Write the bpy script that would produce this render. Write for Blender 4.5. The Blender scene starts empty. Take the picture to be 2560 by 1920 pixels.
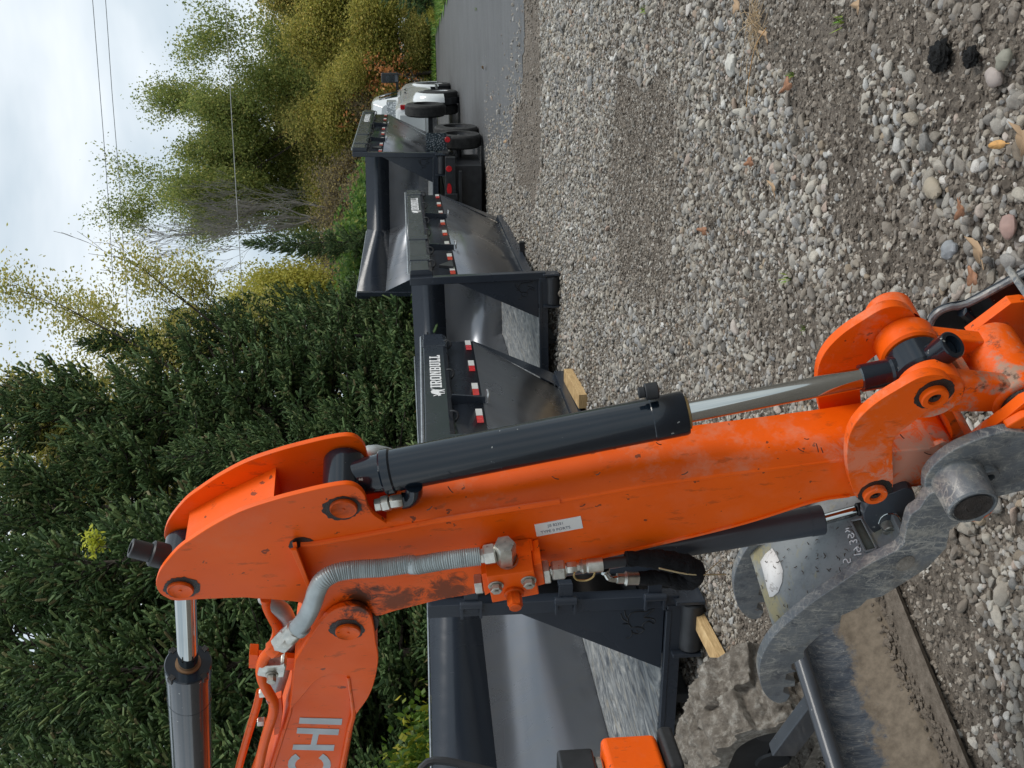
import bpy, bmesh, math, random
import numpy as np
from mathutils import Vector, Matrix
R = math.radians
rng = np.random.default_rng(7)
random.seed(7)
sc = bpy.context.scene
col = sc.collection

# ---------------------------------------------------------------- camera
FPX = 2600.0                      # focal length in pixels of the 2560 px wide photograph
PITCH, ROLL = 0.0892, -0.02937    # looking slightly down; phone held sideways, so the picture lies on its side
EYE = Vector((0, 0, 1.5))
FW = Vector((0, math.cos(PITCH), -math.sin(PITCH)))
UP = Vector((0, math.sin(PITCH), math.cos(PITCH)))
RT = Vector((1, 0, 0))
cR, sR = math.cos(ROLL), math.sin(ROLL)
cam_d = bpy.data.cameras.new('camera')
cam = bpy.data.objects.new('camera', cam_d)
col.objects.link(cam)
px_axis = RT*sR - UP*cR
py_axis = RT*cR + UP*sR
M = Matrix((px_axis, py_axis, -FW)).transposed().to_4x4()
M.translation = EYE
cam.matrix_world = M
cam_d.sensor_width = 36
cam_d.lens = 36*FPX/2560
cam_d.clip_start = 0.05
cam_d.clip_end = 3000
sc.camera = cam

# ---------------------------------------------------------------- sky and light (overcast day)
SUN_EL, SUN_AZ = R(50), R(105)
w = bpy.data.worlds.new('World'); sc.world = w; w.use_nodes = True
nt = w.node_tree; nt.nodes.clear()
def wn(t, **k):
    n = nt.nodes.new(t)
    for a, b in k.items(): setattr(n, a, b)
    return n
wo = wn('ShaderNodeOutputWorld'); bg = wn('ShaderNodeBackground')
sky = wn('ShaderNodeTexSky', sky_type='NISHITA', sun_disc=False)
sky.sun_elevation = SUN_EL; sky.sun_rotation = SUN_AZ
tc = wn('ShaderNodeTexCoord'); mp = wn('ShaderNodeMapping'); mp.inputs['Scale'].default_value = (1.0, 1.0, 2.6)
n1 = wn('ShaderNodeTexNoise'); n1.inputs['Scale'].default_value = 2.3; n1.inputs['Detail'].default_value = 5; n1.inputs['Roughness'].default_value = .5
n1.inputs['Distortion'].default_value = .3
cr = wn('ShaderNodeValToRGB')
cr.color_ramp.elements[0].position = .42; cr.color_ramp.elements[0].color = (4.3, 5.1, 5.7, 1)
cr.color_ramp.elements[1].position = .72; cr.color_ramp.elements[1].color = (8.2, 8.5, 8.7, 1)
mx = wn('ShaderNodeMix', data_type='RGBA'); mx.inputs[0].default_value = .90
L = nt.links.new
L(tc.outputs['Generated'], mp.inputs[0]); L(mp.outputs[0], n1.inputs[0]); L(n1.outputs[0], cr.inputs[0])
L(sky.outputs[0], mx.inputs[6]); L(cr.outputs[0], mx.inputs[7]); L(mx.outputs[2], bg.inputs[0])
bg.inputs[1].default_value = 0.10
L(bg.outputs[0], wo.inputs[0])
sd = bpy.data.lights.new('sun', 'SUN'); sd.energy = 1.5; sd.angle = R(25); sd.color = (1, .96, .9)
so = bpy.data.objects.new('sun', sd); col.objects.link(so)
sdir = Vector((math.sin(SUN_AZ)*math.cos(SUN_EL), math.cos(SUN_AZ)*math.cos(SUN_EL), math.sin(SUN_EL)))
so.rotation_euler = sdir.to_track_quat('Z', 'Y').to_euler()
so.location = (0, 0, 30)
sc.view_settings.view_transform = 'Standard'
sc.view_settings.look = 'None'
sc.view_settings.exposure = 0.5
sc.view_settings.gamma = 1
sc.view_settings.use_curve_mapping = False
sc.render.engine = 'CYCLES'

# ---------------------------------------------------------------- helpers
def ray(x, y):                     # a direction through a point of the 2560 x 1920 photograph
    v2 = x-1280; u2 = 960-y
    return FW + (RT*(u2*cR+v2*sR))/FPX - (UP*(-u2*sR+v2*cR))/FPX
def ground_z(x, y):
    t = min(1, max(0, (y-7)/12.0)); s = t*t*(3-2*t)
    return .34*s + .20*min(1, max(0, (y-19)/18.0))
def gnd(x, y, h=0):                # where that direction meets the ground
    r = ray(x, y); t = 3.0
    for i in range(60):
        p = EYE + r*t; e = p.z-h-ground_z(p.x, p.y)
        t += e/max(-r.z, .02)*.8
    p = EYE+r*t
    return p
TH, TI = R(45), R(.9)
N = Vector((math.sin(TH)*math.cos(TI), math.cos(TH)*math.cos(TI), math.sin(TI)))   # across the digging arm
P0 = ray(1600, 1300)*2.2
P0N = P0.dot(N)
def AP(x, y, d=0):                 # a point on the plane of the arm, d metres beyond its near side
    r = ray(x, y); return EYE + r*((P0N+d)/r.dot(N))
def lerp(a, b, t): return a+(b-a)*t

def lin(c):
    return tuple(((v/12.92) if v <= .04045 else ((v+.055)/1.055)**2.4) for v in c)
def tag(o, label=None, cat=None, group=None, kind=None):
    if label: o['label'] = label
    if cat: o['category'] = cat
    if group: o['group'] = group
    if kind: o['kind'] = kind
    return o
def empty(name, loc=(0, 0, 0), rot=None):
    o = bpy.data.objects.new(name, None); o.empty_display_size = .2
    o.location = loc
    if rot is not None: o.rotation_euler = rot
    col.objects.link(o)
    return o
def link(name, me, mat, parent=None):
    o = bpy.data.objects.new(name, me)
    if mat is not None: me.materials.append(mat)
    col.objects.link(o)
    if parent is not None: o.parent = parent
    return o
def copy_tree(o, parent=None):
    c = o.copy(); col.objects.link(c); c.parent = parent
    for k in ('label', 'category', 'group'):
        if parent is not None and k in c and k != 'label': del c[k]
    for ch in o.children: copy_tree(ch, c)
    return c

class MB:
    """collects shapes into one mesh; org is subtracted so the part sits under its thing's empty"""
    def __init__(s, org=(0, 0, 0)):
        s.v = []; s.f = []; s.sm = []; s.org = Vector(org)
    def add(s, vs, fs, smooth=False):
        b = len(s.v); s.v += [Vector(p)-s.org for p in vs]
        s.f += [tuple(b+i for i in f) for f in fs]; s.sm += [smooth]*len(fs)
    def box(s, c, size, m=None):
        x, y, z = [a/2 for a in size]; c = Vector(c)
        vs = [Vector((i, j, k)) for i in (-x, x) for j in (-y, y) for k in (-z, z)]
        if m is not None: vs = [m @ v for v in vs]
        s.add([c+v for v in vs], [(0, 1, 3, 2), (4, 6, 7, 5), (0, 4, 5, 1), (2, 3, 7, 6), (0, 2, 6, 4), (1, 5, 7, 3)])
    def bar(s, a, b, wd, ht, up=(0, 0, 1)):
        a = Vector(a); b = Vector(b); d = (b-a).normalized(); up = Vector(up)
        sd_ = d.cross(up).normalized(); up = sd_.cross(d).normalized()
        vs = []
        for p in (a, b):
            for i, j in ((-1, -1), (1, -1), (1, 1), (-1, 1)): vs.append(p+sd_*(i*wd/2)+up*(j*ht/2))
        s.add(vs, [(0, 1, 2, 3), (7, 6, 5, 4), (0, 4, 5, 1), (1, 5, 6, 2), (2, 6, 7, 3), (3, 7, 4, 0)])
    def prism(s, pts, off):
        pts = [Vector(p) for p in pts]; off = Vector(off); n = len(pts)
        s.add(pts+[p+off for p in pts], [tuple(range(n)), tuple(range(2*n-1, n-1, -1))]+[(i, i+n, (i+1) % n+n, (i+1) % n) for i in range(n)])
    def loft(s, rings, close=True, caps=True, smooth=True):
        n = len(rings[0]); vs = [p for r in rings for p in r]; fs = []
        for k in range(len(rings)-1):
            for i in range(n if close else n-1):
                j = (i+1) % n
                fs.append((k*n+i, k*n+j, (k+1)*n+j, (k+1)*n+i))
        s.add(vs, fs, smooth)
        if caps and close:
            s.add(rings[0], [tuple(range(n-1, -1, -1))]); s.add(rings[-1], [tuple(range(n))])
    def lathe(s, a, ax, prof, n=32, smooth=True):
        """prof: list of (height, radius) along ax from a"""
        a = Vector(a); ax = Vector(ax).normalized()
        t = ax.orthogonal().normalized(); b = ax.cross(t)
        # split at sharp steps to keep hard edges
        rings = [[a+ax*h+(t*math.cos(2*math.pi*i/n)+b*math.sin(2*math.pi*i/n))*max(r, 1e-5) for i in range(n)] for h, r in prof]
        for k in range(len(rings)-1):
            s.add(rings[k]+rings[k+1], [(i, (i+1) % n, (i+1) % n+n, i+n) for i in range(n)], smooth)
    def cyl(s, a, b, r, r2=None, n=28):
        a = Vector(a); b = Vector(b); L_ = (b-a).length; r2 = r if r2 is None else r2
        e = min(.12*min(r, r2), L_*.2)
        s.lathe(a, b-a, [(0, 0), (0, r-e), (e, r), (L_-e, r2), (L_, r2-e), (L_, 0)], n)
    def ring(s, a, b, r, ri, n=28):
        L_ = (Vector(b)-Vector(a)).length; e = .08*r
        s.lathe(a, Vector(b)-Vector(a), [(0, ri), (0, r-e), (e, r), (L_-e, r), (L_, r-e), (L_, ri), (0, ri)], n)
    def hexa(s, a, b, r): 
        a = Vector(a); b = Vector(b)
        s.lathe(a, b-a, [(0, 0), (0, r*.88), ((b-a).length*.12, r), ((b-a).length*.88, r), ((b-a).length, r*.88), ((b-a).length, 0)], 6, False)
    def tube(s, path, r, n=14, caps=True, smoothpath=True, step=.02, rfun=None):
        P = [Vector(p) for p in path]
        if smoothpath and len(P) > 2: P = crom(P, step)
        rings = []; t0 = (P[1]-P[0]).normalized(); u = t0.orthogonal().normalized(); acc = 0
        for i, p in enumerate(P):
            t = (P[min(i+1, len(P)-1)]-P[max(i-1, 0)]).normalized()
            u = (u-t*u.dot(t)).normalized(); b = t.cross(u)
            if i: acc += (p-P[i-1]).length
            rr = r if rfun is None else rfun(acc, i)
            rings.append([p+(u*math.cos(2*math.pi*k/n)+b*math.sin(2*math.pi*k/n))*rr for k in range(n)])
        s.loft(rings, True, caps)
    def sphere(s, c, r, n=12):
        c = Vector(c); rings = []
        for i in range(n+1):
            a = math.pi*i/n
            rings.append([c+Vector((math.sin(a)*math.cos(2*math.pi*k/(2*n)), math.sin(a)*math.sin(2*math.pi*k/(2*n)), math.cos(a)))*max(r, 0) for k in range(2*n)])
        s.loft(rings, True, False)
    def build(s, name, mat, parent=None, bevel=0, seg=2, solid=0, label=None, ang=30):
        me = bpy.data.meshes.new(name)
        me.from_pydata([tuple(v) for v in s.v], [], s.f); me.validate()
        bm = bmesh.new(); bm.from_mesh(me)
        bmesh.ops.remove_doubles(bm, verts=bm.verts, dist=1e-5)
        bmesh.ops.recalc_face_normals(bm, faces=bm.faces)
        bm.to_mesh(me); bm.free()
        me.shade_smooth(); me.set_sharp_from_angle(angle=R(ang))
        o = link(name, me, mat, parent)
        if solid:
            m = o.modifiers.new('solid', 'SOLIDIFY'); m.thickness = solid; m.offset = 0
        if bevel:
            m = o.modifiers.new('bevel', 'BEVEL'); m.width = bevel; m.segments = seg; m.limit_method = 'ANGLE'; m.angle_limit = R(35)
            m.use_clamp_overlap = True; m.harden_normals = True
        if label: o['label'] = label
        return o
def crom(P, step):
    out = []
    Q = [P[0]*2-P[1]]+P+[P[-1]*2-P[-2]]
    for i in range(1, len(Q)-2):
        a, b, c, d = Q[i-1:i+3]; k = max(2, int((c-b).length/step))
        for j in range(k):
            t = j/k
            out.append(.5*((2*b)+(c-a)*t+(2*a-5*b+4*c-d)*t*t+(3*b-a-3*c+d)*t**3))
    out.append(P[-1])
    return out
def raw_mesh(name, verts, faces, mat, parent=None, smooth=False):
    """fast mesh from numpy arrays, faces of equal size"""
    me = bpy.data.meshes.new(name); nf, k = faces.shape
    me.vertices.add(len(verts)); me.vertices.foreach_set('co', np.asarray(verts, np.float32).ravel())
    me.loops.add(nf*k); me.loops.foreach_set('vertex_index', np.asarray(faces, np.int32).ravel())
    me.polygons.add(nf); me.polygons.foreach_set('loop_start', np.arange(nf, dtype=np.int32)*k)
    me.update(calc_edges=True)
    if smooth: me.shade_smooth()
    else: me.shade_flat()
    return link(name, me, mat, parent)

# ---------------------------------------------------------------- materials
class Mat:
    def __init__(s, name):
        s.m = bpy.data.materials.new(name); s.m.use_nodes = True; s.t = s.m.node_tree
        s.b = s.t.nodes['Principled BSDF']; s._co = None
    def n(s, t, **k):
        n = s.t.nodes.new(t)
        for a, b in k.items():
            if hasattr(n, a): setattr(n, a, b)
            else: n.inputs[a].default_value = b
        return n
    def l(s, a, b): s.t.links.new(a, b)
    def co(s, kind='Object'):
        if s._co is None: s._co = s.n('ShaderNodeTexCoord')
        return s._co.outputs[kind]
    def noise(s, scale, detail=4, rough=.55, stretch=None, dist=0, vec=None, kind='Object'):
        n = s.n('ShaderNodeTexNoise', Scale=scale, Detail=detail, Roughness=rough, Distortion=dist)
        src = vec if vec is not None else s.co(kind)
        if stretch:
            m = s.n('ShaderNodeMapping'); m.inputs['Scale'].default_value = stretch; s.l(src, m.inputs[0]); src = m.outputs[0]
        s.l(src, n.inputs['Vector']); return n.outputs['Fac']
    def ramp(s, fac, stops, interp='LINEAR'):
        r = s.n('ShaderNodeValToRGB'); e = r.color_ramp; e.interpolation = interp
        while len(e.elements) < len(stops): e.elements.new(.5)
        for el, (p, c) in zip(e.elements, stops):
            el.position = p
            if not hasattr(c, '__len__'): c = (c, c, c)
            el.color = (*c[:3], 1)
        s.l(fac, r.inputs[0]); return r.outputs[0]
    def mix(s, fac, a, b, mode='MIX'):
        m = s.n('ShaderNodeMix', data_type='RGBA'); m.blend_type = mode
        for i, v in ((0, fac), (6, a), (7, b)):
            if hasattr(v, 'is_output'): s.l(v, m.inputs[i])
            elif i == 0: m.inputs[0].default_value = v
            else: m.inputs[i].default_value = (*v[:3], 1)
        return m.outputs[2]
    def math(s, op, a, b=0):
        m = s.n('ShaderNodeMath', operation=op)
        for i, v in ((0, a), (1, b)):
            if hasattr(v, 'is_output'): s.l(v, m.inputs[i])
            else: m.inputs[i].default_value = v
        return m.outputs[0]
    def bump(s, h, strength=.3, dist=.01):
        b = s.n('ShaderNodeBump', Strength=strength, Distance=dist); s.l(h, b.inputs['Height']); s.l(b.outputs[0], s.b.inputs['Normal']); return b
    def set(s, **k):
        names = dict(color='Base Color', rough='Roughness', metal='Metallic', spec='Specular IOR Level', coat='Coat Weight', coatr='Coat Roughness', trans='Transmission Weight', ior='IOR', emis='Emission Color', emstr='Emission Strength', sub='Subsurface Weight', alpha='Alpha')
        for a, v in k.items():
            i = s.b.inputs[names[a]]
            if hasattr(v, 'is_output'): s.l(v, i)
            elif hasattr(v, '__len__'): i.default_value = (*v[:3], 1)
            else: i.default_value = v
        return s
def plain(name, c, rough=.5, metal=0, coat=0, var=.25, scale=12, bump=0):
    m = Mat(name); f = m.noise(scale, 5)
    c = Vector(c)
    m.set(color=m.ramp(f, [(.3, c*(1-var)), (.7, c*(1+var))]), rough=rough, metal=metal, coat=coat)
    m.set(rough=m.ramp(m.noise(scale*2.3, 4), [(.3, max(.02, rough*.8)), (.7, min(1, rough*1.25))]))
    if bump: m.bump(m.noise(scale*6, 6), bump, .004)
    return m.m
# ================================================================ GROUND
def vnoise(x, y, s, seed=0):        # smooth value noise, numpy
    x = np.asarray(x, float)/s+seed*17.3; y = np.asarray(y, float)/s+seed*9.1
    xi = np.floor(x); yi = np.floor(y); fx = x-xi; fy = y-yi
    fx = fx*fx*(3-2*fx); fy = fy*fy*(3-2*fy)
    h = lambda a, b: (np.sin(a*127.1+b*311.7+seed)*43758.5453) % 1
    return (h(xi, yi)*(1-fx)+h(xi+1, yi)*fx)*(1-fy)+(h(xi, yi+1)*(1-fx)+h(xi+1, yi+1)*fx)*fy
def gz(x, y):
    t = np.clip((y-7)/12.0, 0, 1); s = t*t*(3-2*t)
    return .34*s+.20*np.clip((y-19)/18.0, 0, 1)
def relief(x, y):
    near = np.clip((12-y)/4, 0, 1)*np.clip(y, 0, 1)
    return near*((vnoise(x, y, 1.3, 1)-.5)*.03+(vnoise(x, y, .35, 2)-.5)*.016+(vnoise(x, y, .12, 3)-.5)*.012)-.012
def sheet(name, xs, ys, mat, dz=0, rel=True, keep=None, smooth=True):
    X, Y = np.meshgrid(xs, ys); Z = gz(X, Y)+dz+(relief(X, Y) if rel else 0)
    V = np.stack([X, Y, Z], -1).reshape(-1, 3); nx = len(xs); ny = len(ys)
    i, j = np.meshgrid(np.arange(nx-1), np.arange(ny-1)); a = (j*nx+i).ravel()
    F = np.stack([a, a+1, a+nx+1, a+nx], -1)
    if keep is not None:
        c = V[F].mean(1); F = F[keep(c[:, 0], c[:, 1])]
    return raw_mesh(name, V, F, mat, None, smooth)

m = Mat('mud')
a = m.noise(2.2, 6); b = m.noise(60, 6, .7); c = m.noise(260, 3)
base = m.ramp(b, [(.28, (.075, .061, .048)), (.5, (.185, .156, .127)), (.72, (.34, .295, .245))])
wet = m.ramp(a, [(.35, (.72, .70, .68)), (.65, (1.08, 1.06, 1.04))])
m.set(color=m.mix(1, base, wet, 'MULTIPLY'), rough=.75, spec=.3)
m.bump(m.math('ADD', m.math('MULTIPLY', b, 1.0), m.math('MULTIPLY', c, .35)), .9, .02)
MUD = m.m
xs = np.unique(np.concatenate([np.linspace(-900, -40, 12), np.linspace(-40, -5, 30), np.linspace(-5, 6, 270), np.linspace(6, 40, 30), np.linspace(40, 900, 12)]))
ys = np.unique(np.concatenate([np.linspace(-60, 1, 12), np.linspace(1, 9, 200), np.linspace(9, 16, 60), np.linspace(16, 60, 60), np.linspace(60, 1500, 14)]))
m = Mat('forest_floor')
yard = sheet('ground', xs, ys, MUD); tag(yard, 'brown mud yard under the gravel, running on to the woods', 'ground', kind='structure')

# asphalt road behind the yard
def on_road(x, y):
    wob = (vnoise(x, y, .8, 5)-.5)*.7+(vnoise(x, y, .22, 6)-.5)*.25
    left = np.where(y < 17.5, 3.30, np.where(y < 21, 3.30-(y-17.5)*.45, 1.72-(y-21)*5.5))+wob
    return (x > left) & (y > 12.35+wob*.7) & (y < 38.2) & (x < 10.9+(y-29.5)*.237+(vnoise(x*0, y, 1.2, 9)-.5)*.4)
m = Mat('asphalt')
f = m.noise(300, 3, .7); g = m.noise(1.1, 5); st = m.noise(3, 4, stretch=(.15, 2.5, 1))
cc = m.ramp(f, [(.3, (.045, .045, .046)), (.6, (.105, .105, .107)), (.8, (.21, .21, .21))])
m.set(color=m.mix(1, cc, m.mix(.5, m.ramp(g, [(.3, .75), (.7, 1.35)]), m.ramp(st, [(.35, .75), (.65, 1.4)])), 'MULTIPLY'), rough=.55, spec=.5)
m.bump(f, .35, .01)
ASPH = m.m
rd = sheet('road', np.linspace(-30, 45, 520), np.linspace(12, 39, 330), ASPH, .006, True, on_road); tag(rd, 'grey asphalt road behind the gravel yard', 'road', kind='structure')

# grass verge right of the road
def on_verge(x, y): return ((y > 37.8) | (x > 10.8+(y-29.5)*.237)) & (y < 60) & (y > 18)
m = Mat('lawn'); f = m.noise(6, 6)
m.set(color=m.ramp(f, [(.3, (.045, .12, .012)), (.7, (.13, .26, .02))]), rough=.8)
LAWN = m.m
vg = sheet('grass_verge', np.linspace(-40, 40, 160), np.linspace(18, 60, 130), LAWN, .012, False, on_verge); tag(vg, kind='structure')
# blades on the verge
def blades(n, fx, fy, h, wd, keep, seed):
    r = np.random.default_rng(seed); x = r.uniform(*fx, n); y = r.uniform(*fy, n); k = keep(x, y); x = x[k]; y = y[k]; n = len(x)
    z = gz(x, y); a = r.uniform(0, 2*np.pi, n); hh = h*r.uniform(.5, 1.3, n); lean = r.normal(0, .35, (n, 2))*hh[:, None]
    p = np.stack([x, y, z], -1); d = np.stack([np.cos(a), np.sin(a), np.zeros(n)], -1)*wd/2
    tip = p+np.stack([lean[:, 0], lean[:, 1], hh], -1)
    V = np.stack([p-d, p+d, tip], 1).reshape(-1, 3); return V, np.arange(3*n).reshape(-1, 3)
m = Mat('grass_blade'); gi = m.n('ShaderNodeNewGeometry')
m.set(color=m.ramp(gi.outputs['Random Per Island'], [(0, (.03, .085, .012)), (.6, (.12, .25, .02)), (1, (.28, .32, .05))]), rough=.6)
GRASSM = m.m
V, F = blades(150000, (2, 24), (22, 46), .17, .03, on_verge, 3)
g = raw_mesh('grass', V, F, GRASSM); tag(g, 'bright green grass along the far side of the road', 'grass', kind='stuff')

# ================================================================ GRAVEL
def in_poly(px, py, poly):
    ins = np.zeros(len(px), bool); n = len(poly)
    for i in range(n):
        x1, y1 = poly[i]; x2, y2 = poly[(i+1) % n]
        c = ((y1 > py) != (y2 > py)) & (px < (x2-x1)*(py-y1)/(y2-y1+1e-9)+x1)
        ins ^= c
    return ins
def g4(*pts): return [tuple(gnd(1080+.669*x, .669*y)[:2]) for x, y in pts]
MUD1 = g4((1130, -60), (2300, -60), (2300, 330), (1980, 420), (1900, 330), (1850, 130), (1620, 130), (1640, 300), (1680, 600), (1700, 800), (1880, 850), (1900, 1020), (1780, 1080), (1640, 1010), (1480, 780), (1440, 560), (1370, 330), (1250, 150))
MUD2 = g4((1280, 1060), (1450, 1150), (1640, 1250), (1600, 1340), (1450, 1400), (1350, 1320), (1200, 1280), (1180, 1190), (1300, 1130))
MUD3 = [tuple(gnd(1.1573*x, 1.1573*y)[:2]) for x, y in ((1700, 1180), (2000, 1100), (2140, 1090), (2090, 1200), (2150, 1330), (2130, 1420), (2170, 1520), (2190, 1800), (1700, 1900), (1500, 1800), (1620, 1300))]
FINE = g4((700, 250), (820, 250), (900, 500), (890, 800), (880, 1150), (700, 1150), (660, 700))
STRIP = g4((325, -50), (400, -50), (410, 500), (380, 750), (320, 700), (290, 520), (335, 350))
g5 = lambda *p: [tuple(gnd(1280+1.0087*x, 1.0087*y)[:2]) for x, y in p]
BANK = g5((250, 60), (420, 110), (540, 40), (650, 180), (710, 300), (760, 400), (810, 560), (905, 640), (925, 745), (860, 745), (780, 690), (690, 610), (590, 540), (510, 440), (510, 300), (430, 220), (290, 160))
BANK2 = g5((860, 130), (1010, 130), (1070, 230), (1060, 400), (1100, 500), (1300, 470), (1300, 730), (1060, 670), (1040, 560), (900, 330))
PALE = g5((60, -20), (300, -20), (260, 300), (180, 500), (250, 800), (240, 1000), (110, 1000), (90, 600), (70, 300))
DIRT = Mat('dust_holder') if False else None
def dusting(x, y):
    r = np.random.default_rng(77); px = x+(vnoise(x, y, .3, 31)-.5)*.3; py = y+(vnoise(x, y, .3, 32)-.5)*.3
    d = .22+.30*(vnoise(x, y, .45, 33)-.5)
    for poly, v in ((PALE, .06), (MUD1, .8), (MUD2, .75), (MUD3, .85), (STRIP, .8), (FINE, .55), (BANK, .04), (BANK2, .15)): d = np.where(in_poly(px, py, poly), v, d)
    return np.clip(d+r.normal(0, .16, len(x)), 0, .95)
def pebble_points(n, seed):
    r = np.random.default_rng(seed)
    y = np.sqrt(r.uniform(2.2**2, 17.5**2, n)); x = r.uniform(-.58, .58, n)*y
    px = x+(vnoise(x, y, .35, 11)-.5)*.35; py = y+(vnoise(x, y, .35, 12)-.5)*.35
    dens = np.ones(n); big = np.ones(n)
    for poly, dv, bv in ((MUD1, .11, .8), (MUD2, .35, .75), (MUD3, .07, .7), (FINE, .65, .62), (STRIP, .5, .65)):
        k = in_poly(px, py, poly); dens[k] = dv; big[k] = bv
    patch = vnoise(x, y, .5, 13)*.6+vnoise(x, y, .16, 14)*.4
    dens = np.where(dens > .9, np.where(patch < .33, .55, 1), dens*np.where(patch > .62, 2.2, .8))
    big = big*np.where(vnoise(x, y, .7, 15) > .6, 1.15, .95)*np.interp(y, [2.5, 4.2, 6, 10], [.94, .95, .95, 1.05])
    keep = (r.random(n) < dens) & ~(on_road(x, y) & (r.random(n) > np.where(~on_road(x-.45, y-.30), .35, np.where(~on_road(x-1.1, y-.8), .07, .004)))) & ((x > -6) & (y < 17))
    # the shade side of the yard behind the bins stays bare enough
    return x[keep], y[keep], big[keep], r
def scatter(name, x, y, z, scl, seed, mat, subdiv, lump, label, cat):
    r = np.random.default_rng(seed); n = len(x)
    me = bpy.data.meshes.new(name); me.vertices.add(n)
    me.vertices.foreach_set('co', np.stack([x, y, z], -1).astype(np.float32).ravel())
    at = me.attributes.new('scl', 'FLOAT_VECTOR', 'POINT'); at.data.foreach_set('vector', scl.astype(np.float32).ravel())
    rot = np.stack([r.normal(0, .35, n), r.normal(0, .35, n), r.uniform(0, 6.28, n)], -1)
    at = me.attributes.new('rot', 'FLOAT_VECTOR', 'POINT'); at.data.foreach_set('vector', rot.astype(np.float32).ravel())
    at = me.attributes.new('dust', 'FLOAT', 'POINT'); at.data.foreach_set('value', dusting(x, y).astype(np.float32))
    o = link(name, me, mat); tag(o, label, cat, kind='stuff')
    g = bpy.data.node_groups.new(name, 'GeometryNodeTree')
    g.interface.new_socket('Geometry', in_out='INPUT', socket_type='NodeSocketGeometry'); g.interface.new_socket('Geometry', in_out='OUTPUT', socket_type='NodeSocketGeometry')
    gi = g.nodes.new('NodeGroupInput'); go = g.nodes.new('NodeGroupOutput')
    m2p = g.nodes.new('GeometryNodeMeshToPoints'); iop = g.nodes.new('GeometryNodeInstanceOnPoints'); l = g.links.new
    l(gi.outputs[0], m2p.inputs[0]); l(m2p.outputs[0], iop.inputs['Points'])
    g2i = g.nodes.new('GeometryNodeGeometryToInstance')
    for k in range(7):
        ico = g.nodes.new('GeometryNodeMeshIcoSphere'); ico.inputs['Radius'].default_value = .5; ico.inputs['Subdivisions'].default_value = subdiv
        sp = g.nodes.new('GeometryNodeSetPosition'); nz = g.nodes.new('ShaderNodeTexNoise'); nz.inputs['Scale'].default_value = 1.25 if not lump > .7 else 1.9
        nz.inputs['Detail'].default_value = 1.0 if subdiv < 4 else 2
        pos = g.nodes.new('GeometryNodeInputPosition'); ad = g.nodes.new('ShaderNodeVectorMath'); ad.operation = 'ADD'; ad.inputs[1].default_value = (k*7.7, k*3.1, 0)
        sb = g.nodes.new('ShaderNodeVectorMath'); sb.operation = 'SUBTRACT'; sb.inputs[1].default_value = (.5, .5, .5)
        sl = g.nodes.new('ShaderNodeVectorMath'); sl.operation = 'SCALE'; sl.inputs['Scale'].default_value = lump
        l(pos.outputs[0], ad.inputs[0]); l(ad.outputs[0], nz.inputs['Vector']); l(nz.outputs['Color'], sb.inputs[0]); l(sb.outputs[0], sl.inputs[0]); l(sl.outputs[0], sp.inputs['Offset'])
        ss = g.nodes.new('GeometryNodeSetShadeSmooth'); ss.inputs['Shade Smooth'].default_value = subdiv > 2 or lump < .7
        sm = g.nodes.new('GeometryNodeSetMaterial'); sm.inputs['Material'].default_value = mat
        l(ico.outputs['Mesh'], sp.inputs['Geometry']); l(sp.outputs[0], ss.inputs['Geometry']); l(ss.outputs[0], sm.inputs['Geometry']); l(sm.outputs[0], g2i.inputs[0])
    l(g2i.outputs[0], iop.inputs['Instance']); iop.inputs['Pick Instance'].default_value = True
    for nm, sock in (('scl', 'Scale'), ('rot', 'Rotation')):
        na = g.nodes.new('GeometryNodeInputNamedAttribute'); na.data_type = 'FLOAT_VECTOR'; na.inputs['Name'].default_value = nm
        if sock == 'Rotation':
            e = g.nodes.new('FunctionNodeEulerToRotation'); l(na.outputs['Attribute'], e.inputs[0]); l(e.outputs[0], iop.inputs[sock])
        else: l(na.outputs['Attribute'], iop.inputs[sock])
    ri = g.nodes.new('FunctionNodeRandomValue'); ri.data_type = 'INT'
    ri.inputs[4].default_value = 0; ri.inputs[5].default_value = 6; l(ri.outputs[2], iop.inputs['Instance Index'])
    l(iop.outputs[0], go.inputs[0])
    md = o.modifiers.new('scatter', 'NODES'); md.node_group = g
    return o
m = Mat('pebble'); oi = m.n('ShaderNodeObjectInfo'); rnd = oi.outputs['Random']
cc = m.ramp(rnd, [(0, (.09, .085, .08)), (.08, (.38, .335, .27)), (.2, (.18, .175, .168)), (.34, (.52, .485, .42)), (.46, (.26, .23, .19)), (.57, (.33, .325, .315)), (.67, (.42, .385, .325)), (.77, (.20, .20, .20)), (.86, (.60, .585, .55)), (.935, (.36, .265, .21)), (.955, (.34, .27, .19)), (1, (.12, .11, .10))])
f = m.noise(9, 5, .65, kind='Object'); dirt = m.noise(2.2, 3, kind='Object')
cc = m.mix(1, cc, m.ramp(f, [(.3, (.78, .78, .78)), (.7, (1.2, 1.19, 1.17))]), 'MULTIPLY')
da = m.n('ShaderNodeAttribute', attribute_type='INSTANCER', attribute_name='dust')
cc = m.mix(m.math('MULTIPLY', m.ramp(dirt, [(.3, .75), (.62, 1.25)]), m.math('MULTIPLY', da.outputs['Fac'], .92)), cc, (.19, .160, .130))
m.set(color=cc, rough=.7, spec=.25); m.bump(f, .25, .05)
PEB = m.m
x, y, big, r_ = pebble_points(300000, 21)
s = big*np.clip(r_.lognormal(math.log(.0195), .38, len(x)), .009, .06)
scl = np.stack([s*r_.uniform(.95, 1.5, len(x)), s*r_.uniform(.75, 1.05, len(x)), s*r_.uniform(.5, .8, len(x))], -1)
z = gz(x, y)+relief(x, y)+s*r_.uniform(-.2, .36, len(x))
scatter('gravel', x, y, z, scl, 5, PEB, 3, .62, 'grey and tan rounded gravel spread over the yard', 'gravel')
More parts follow.
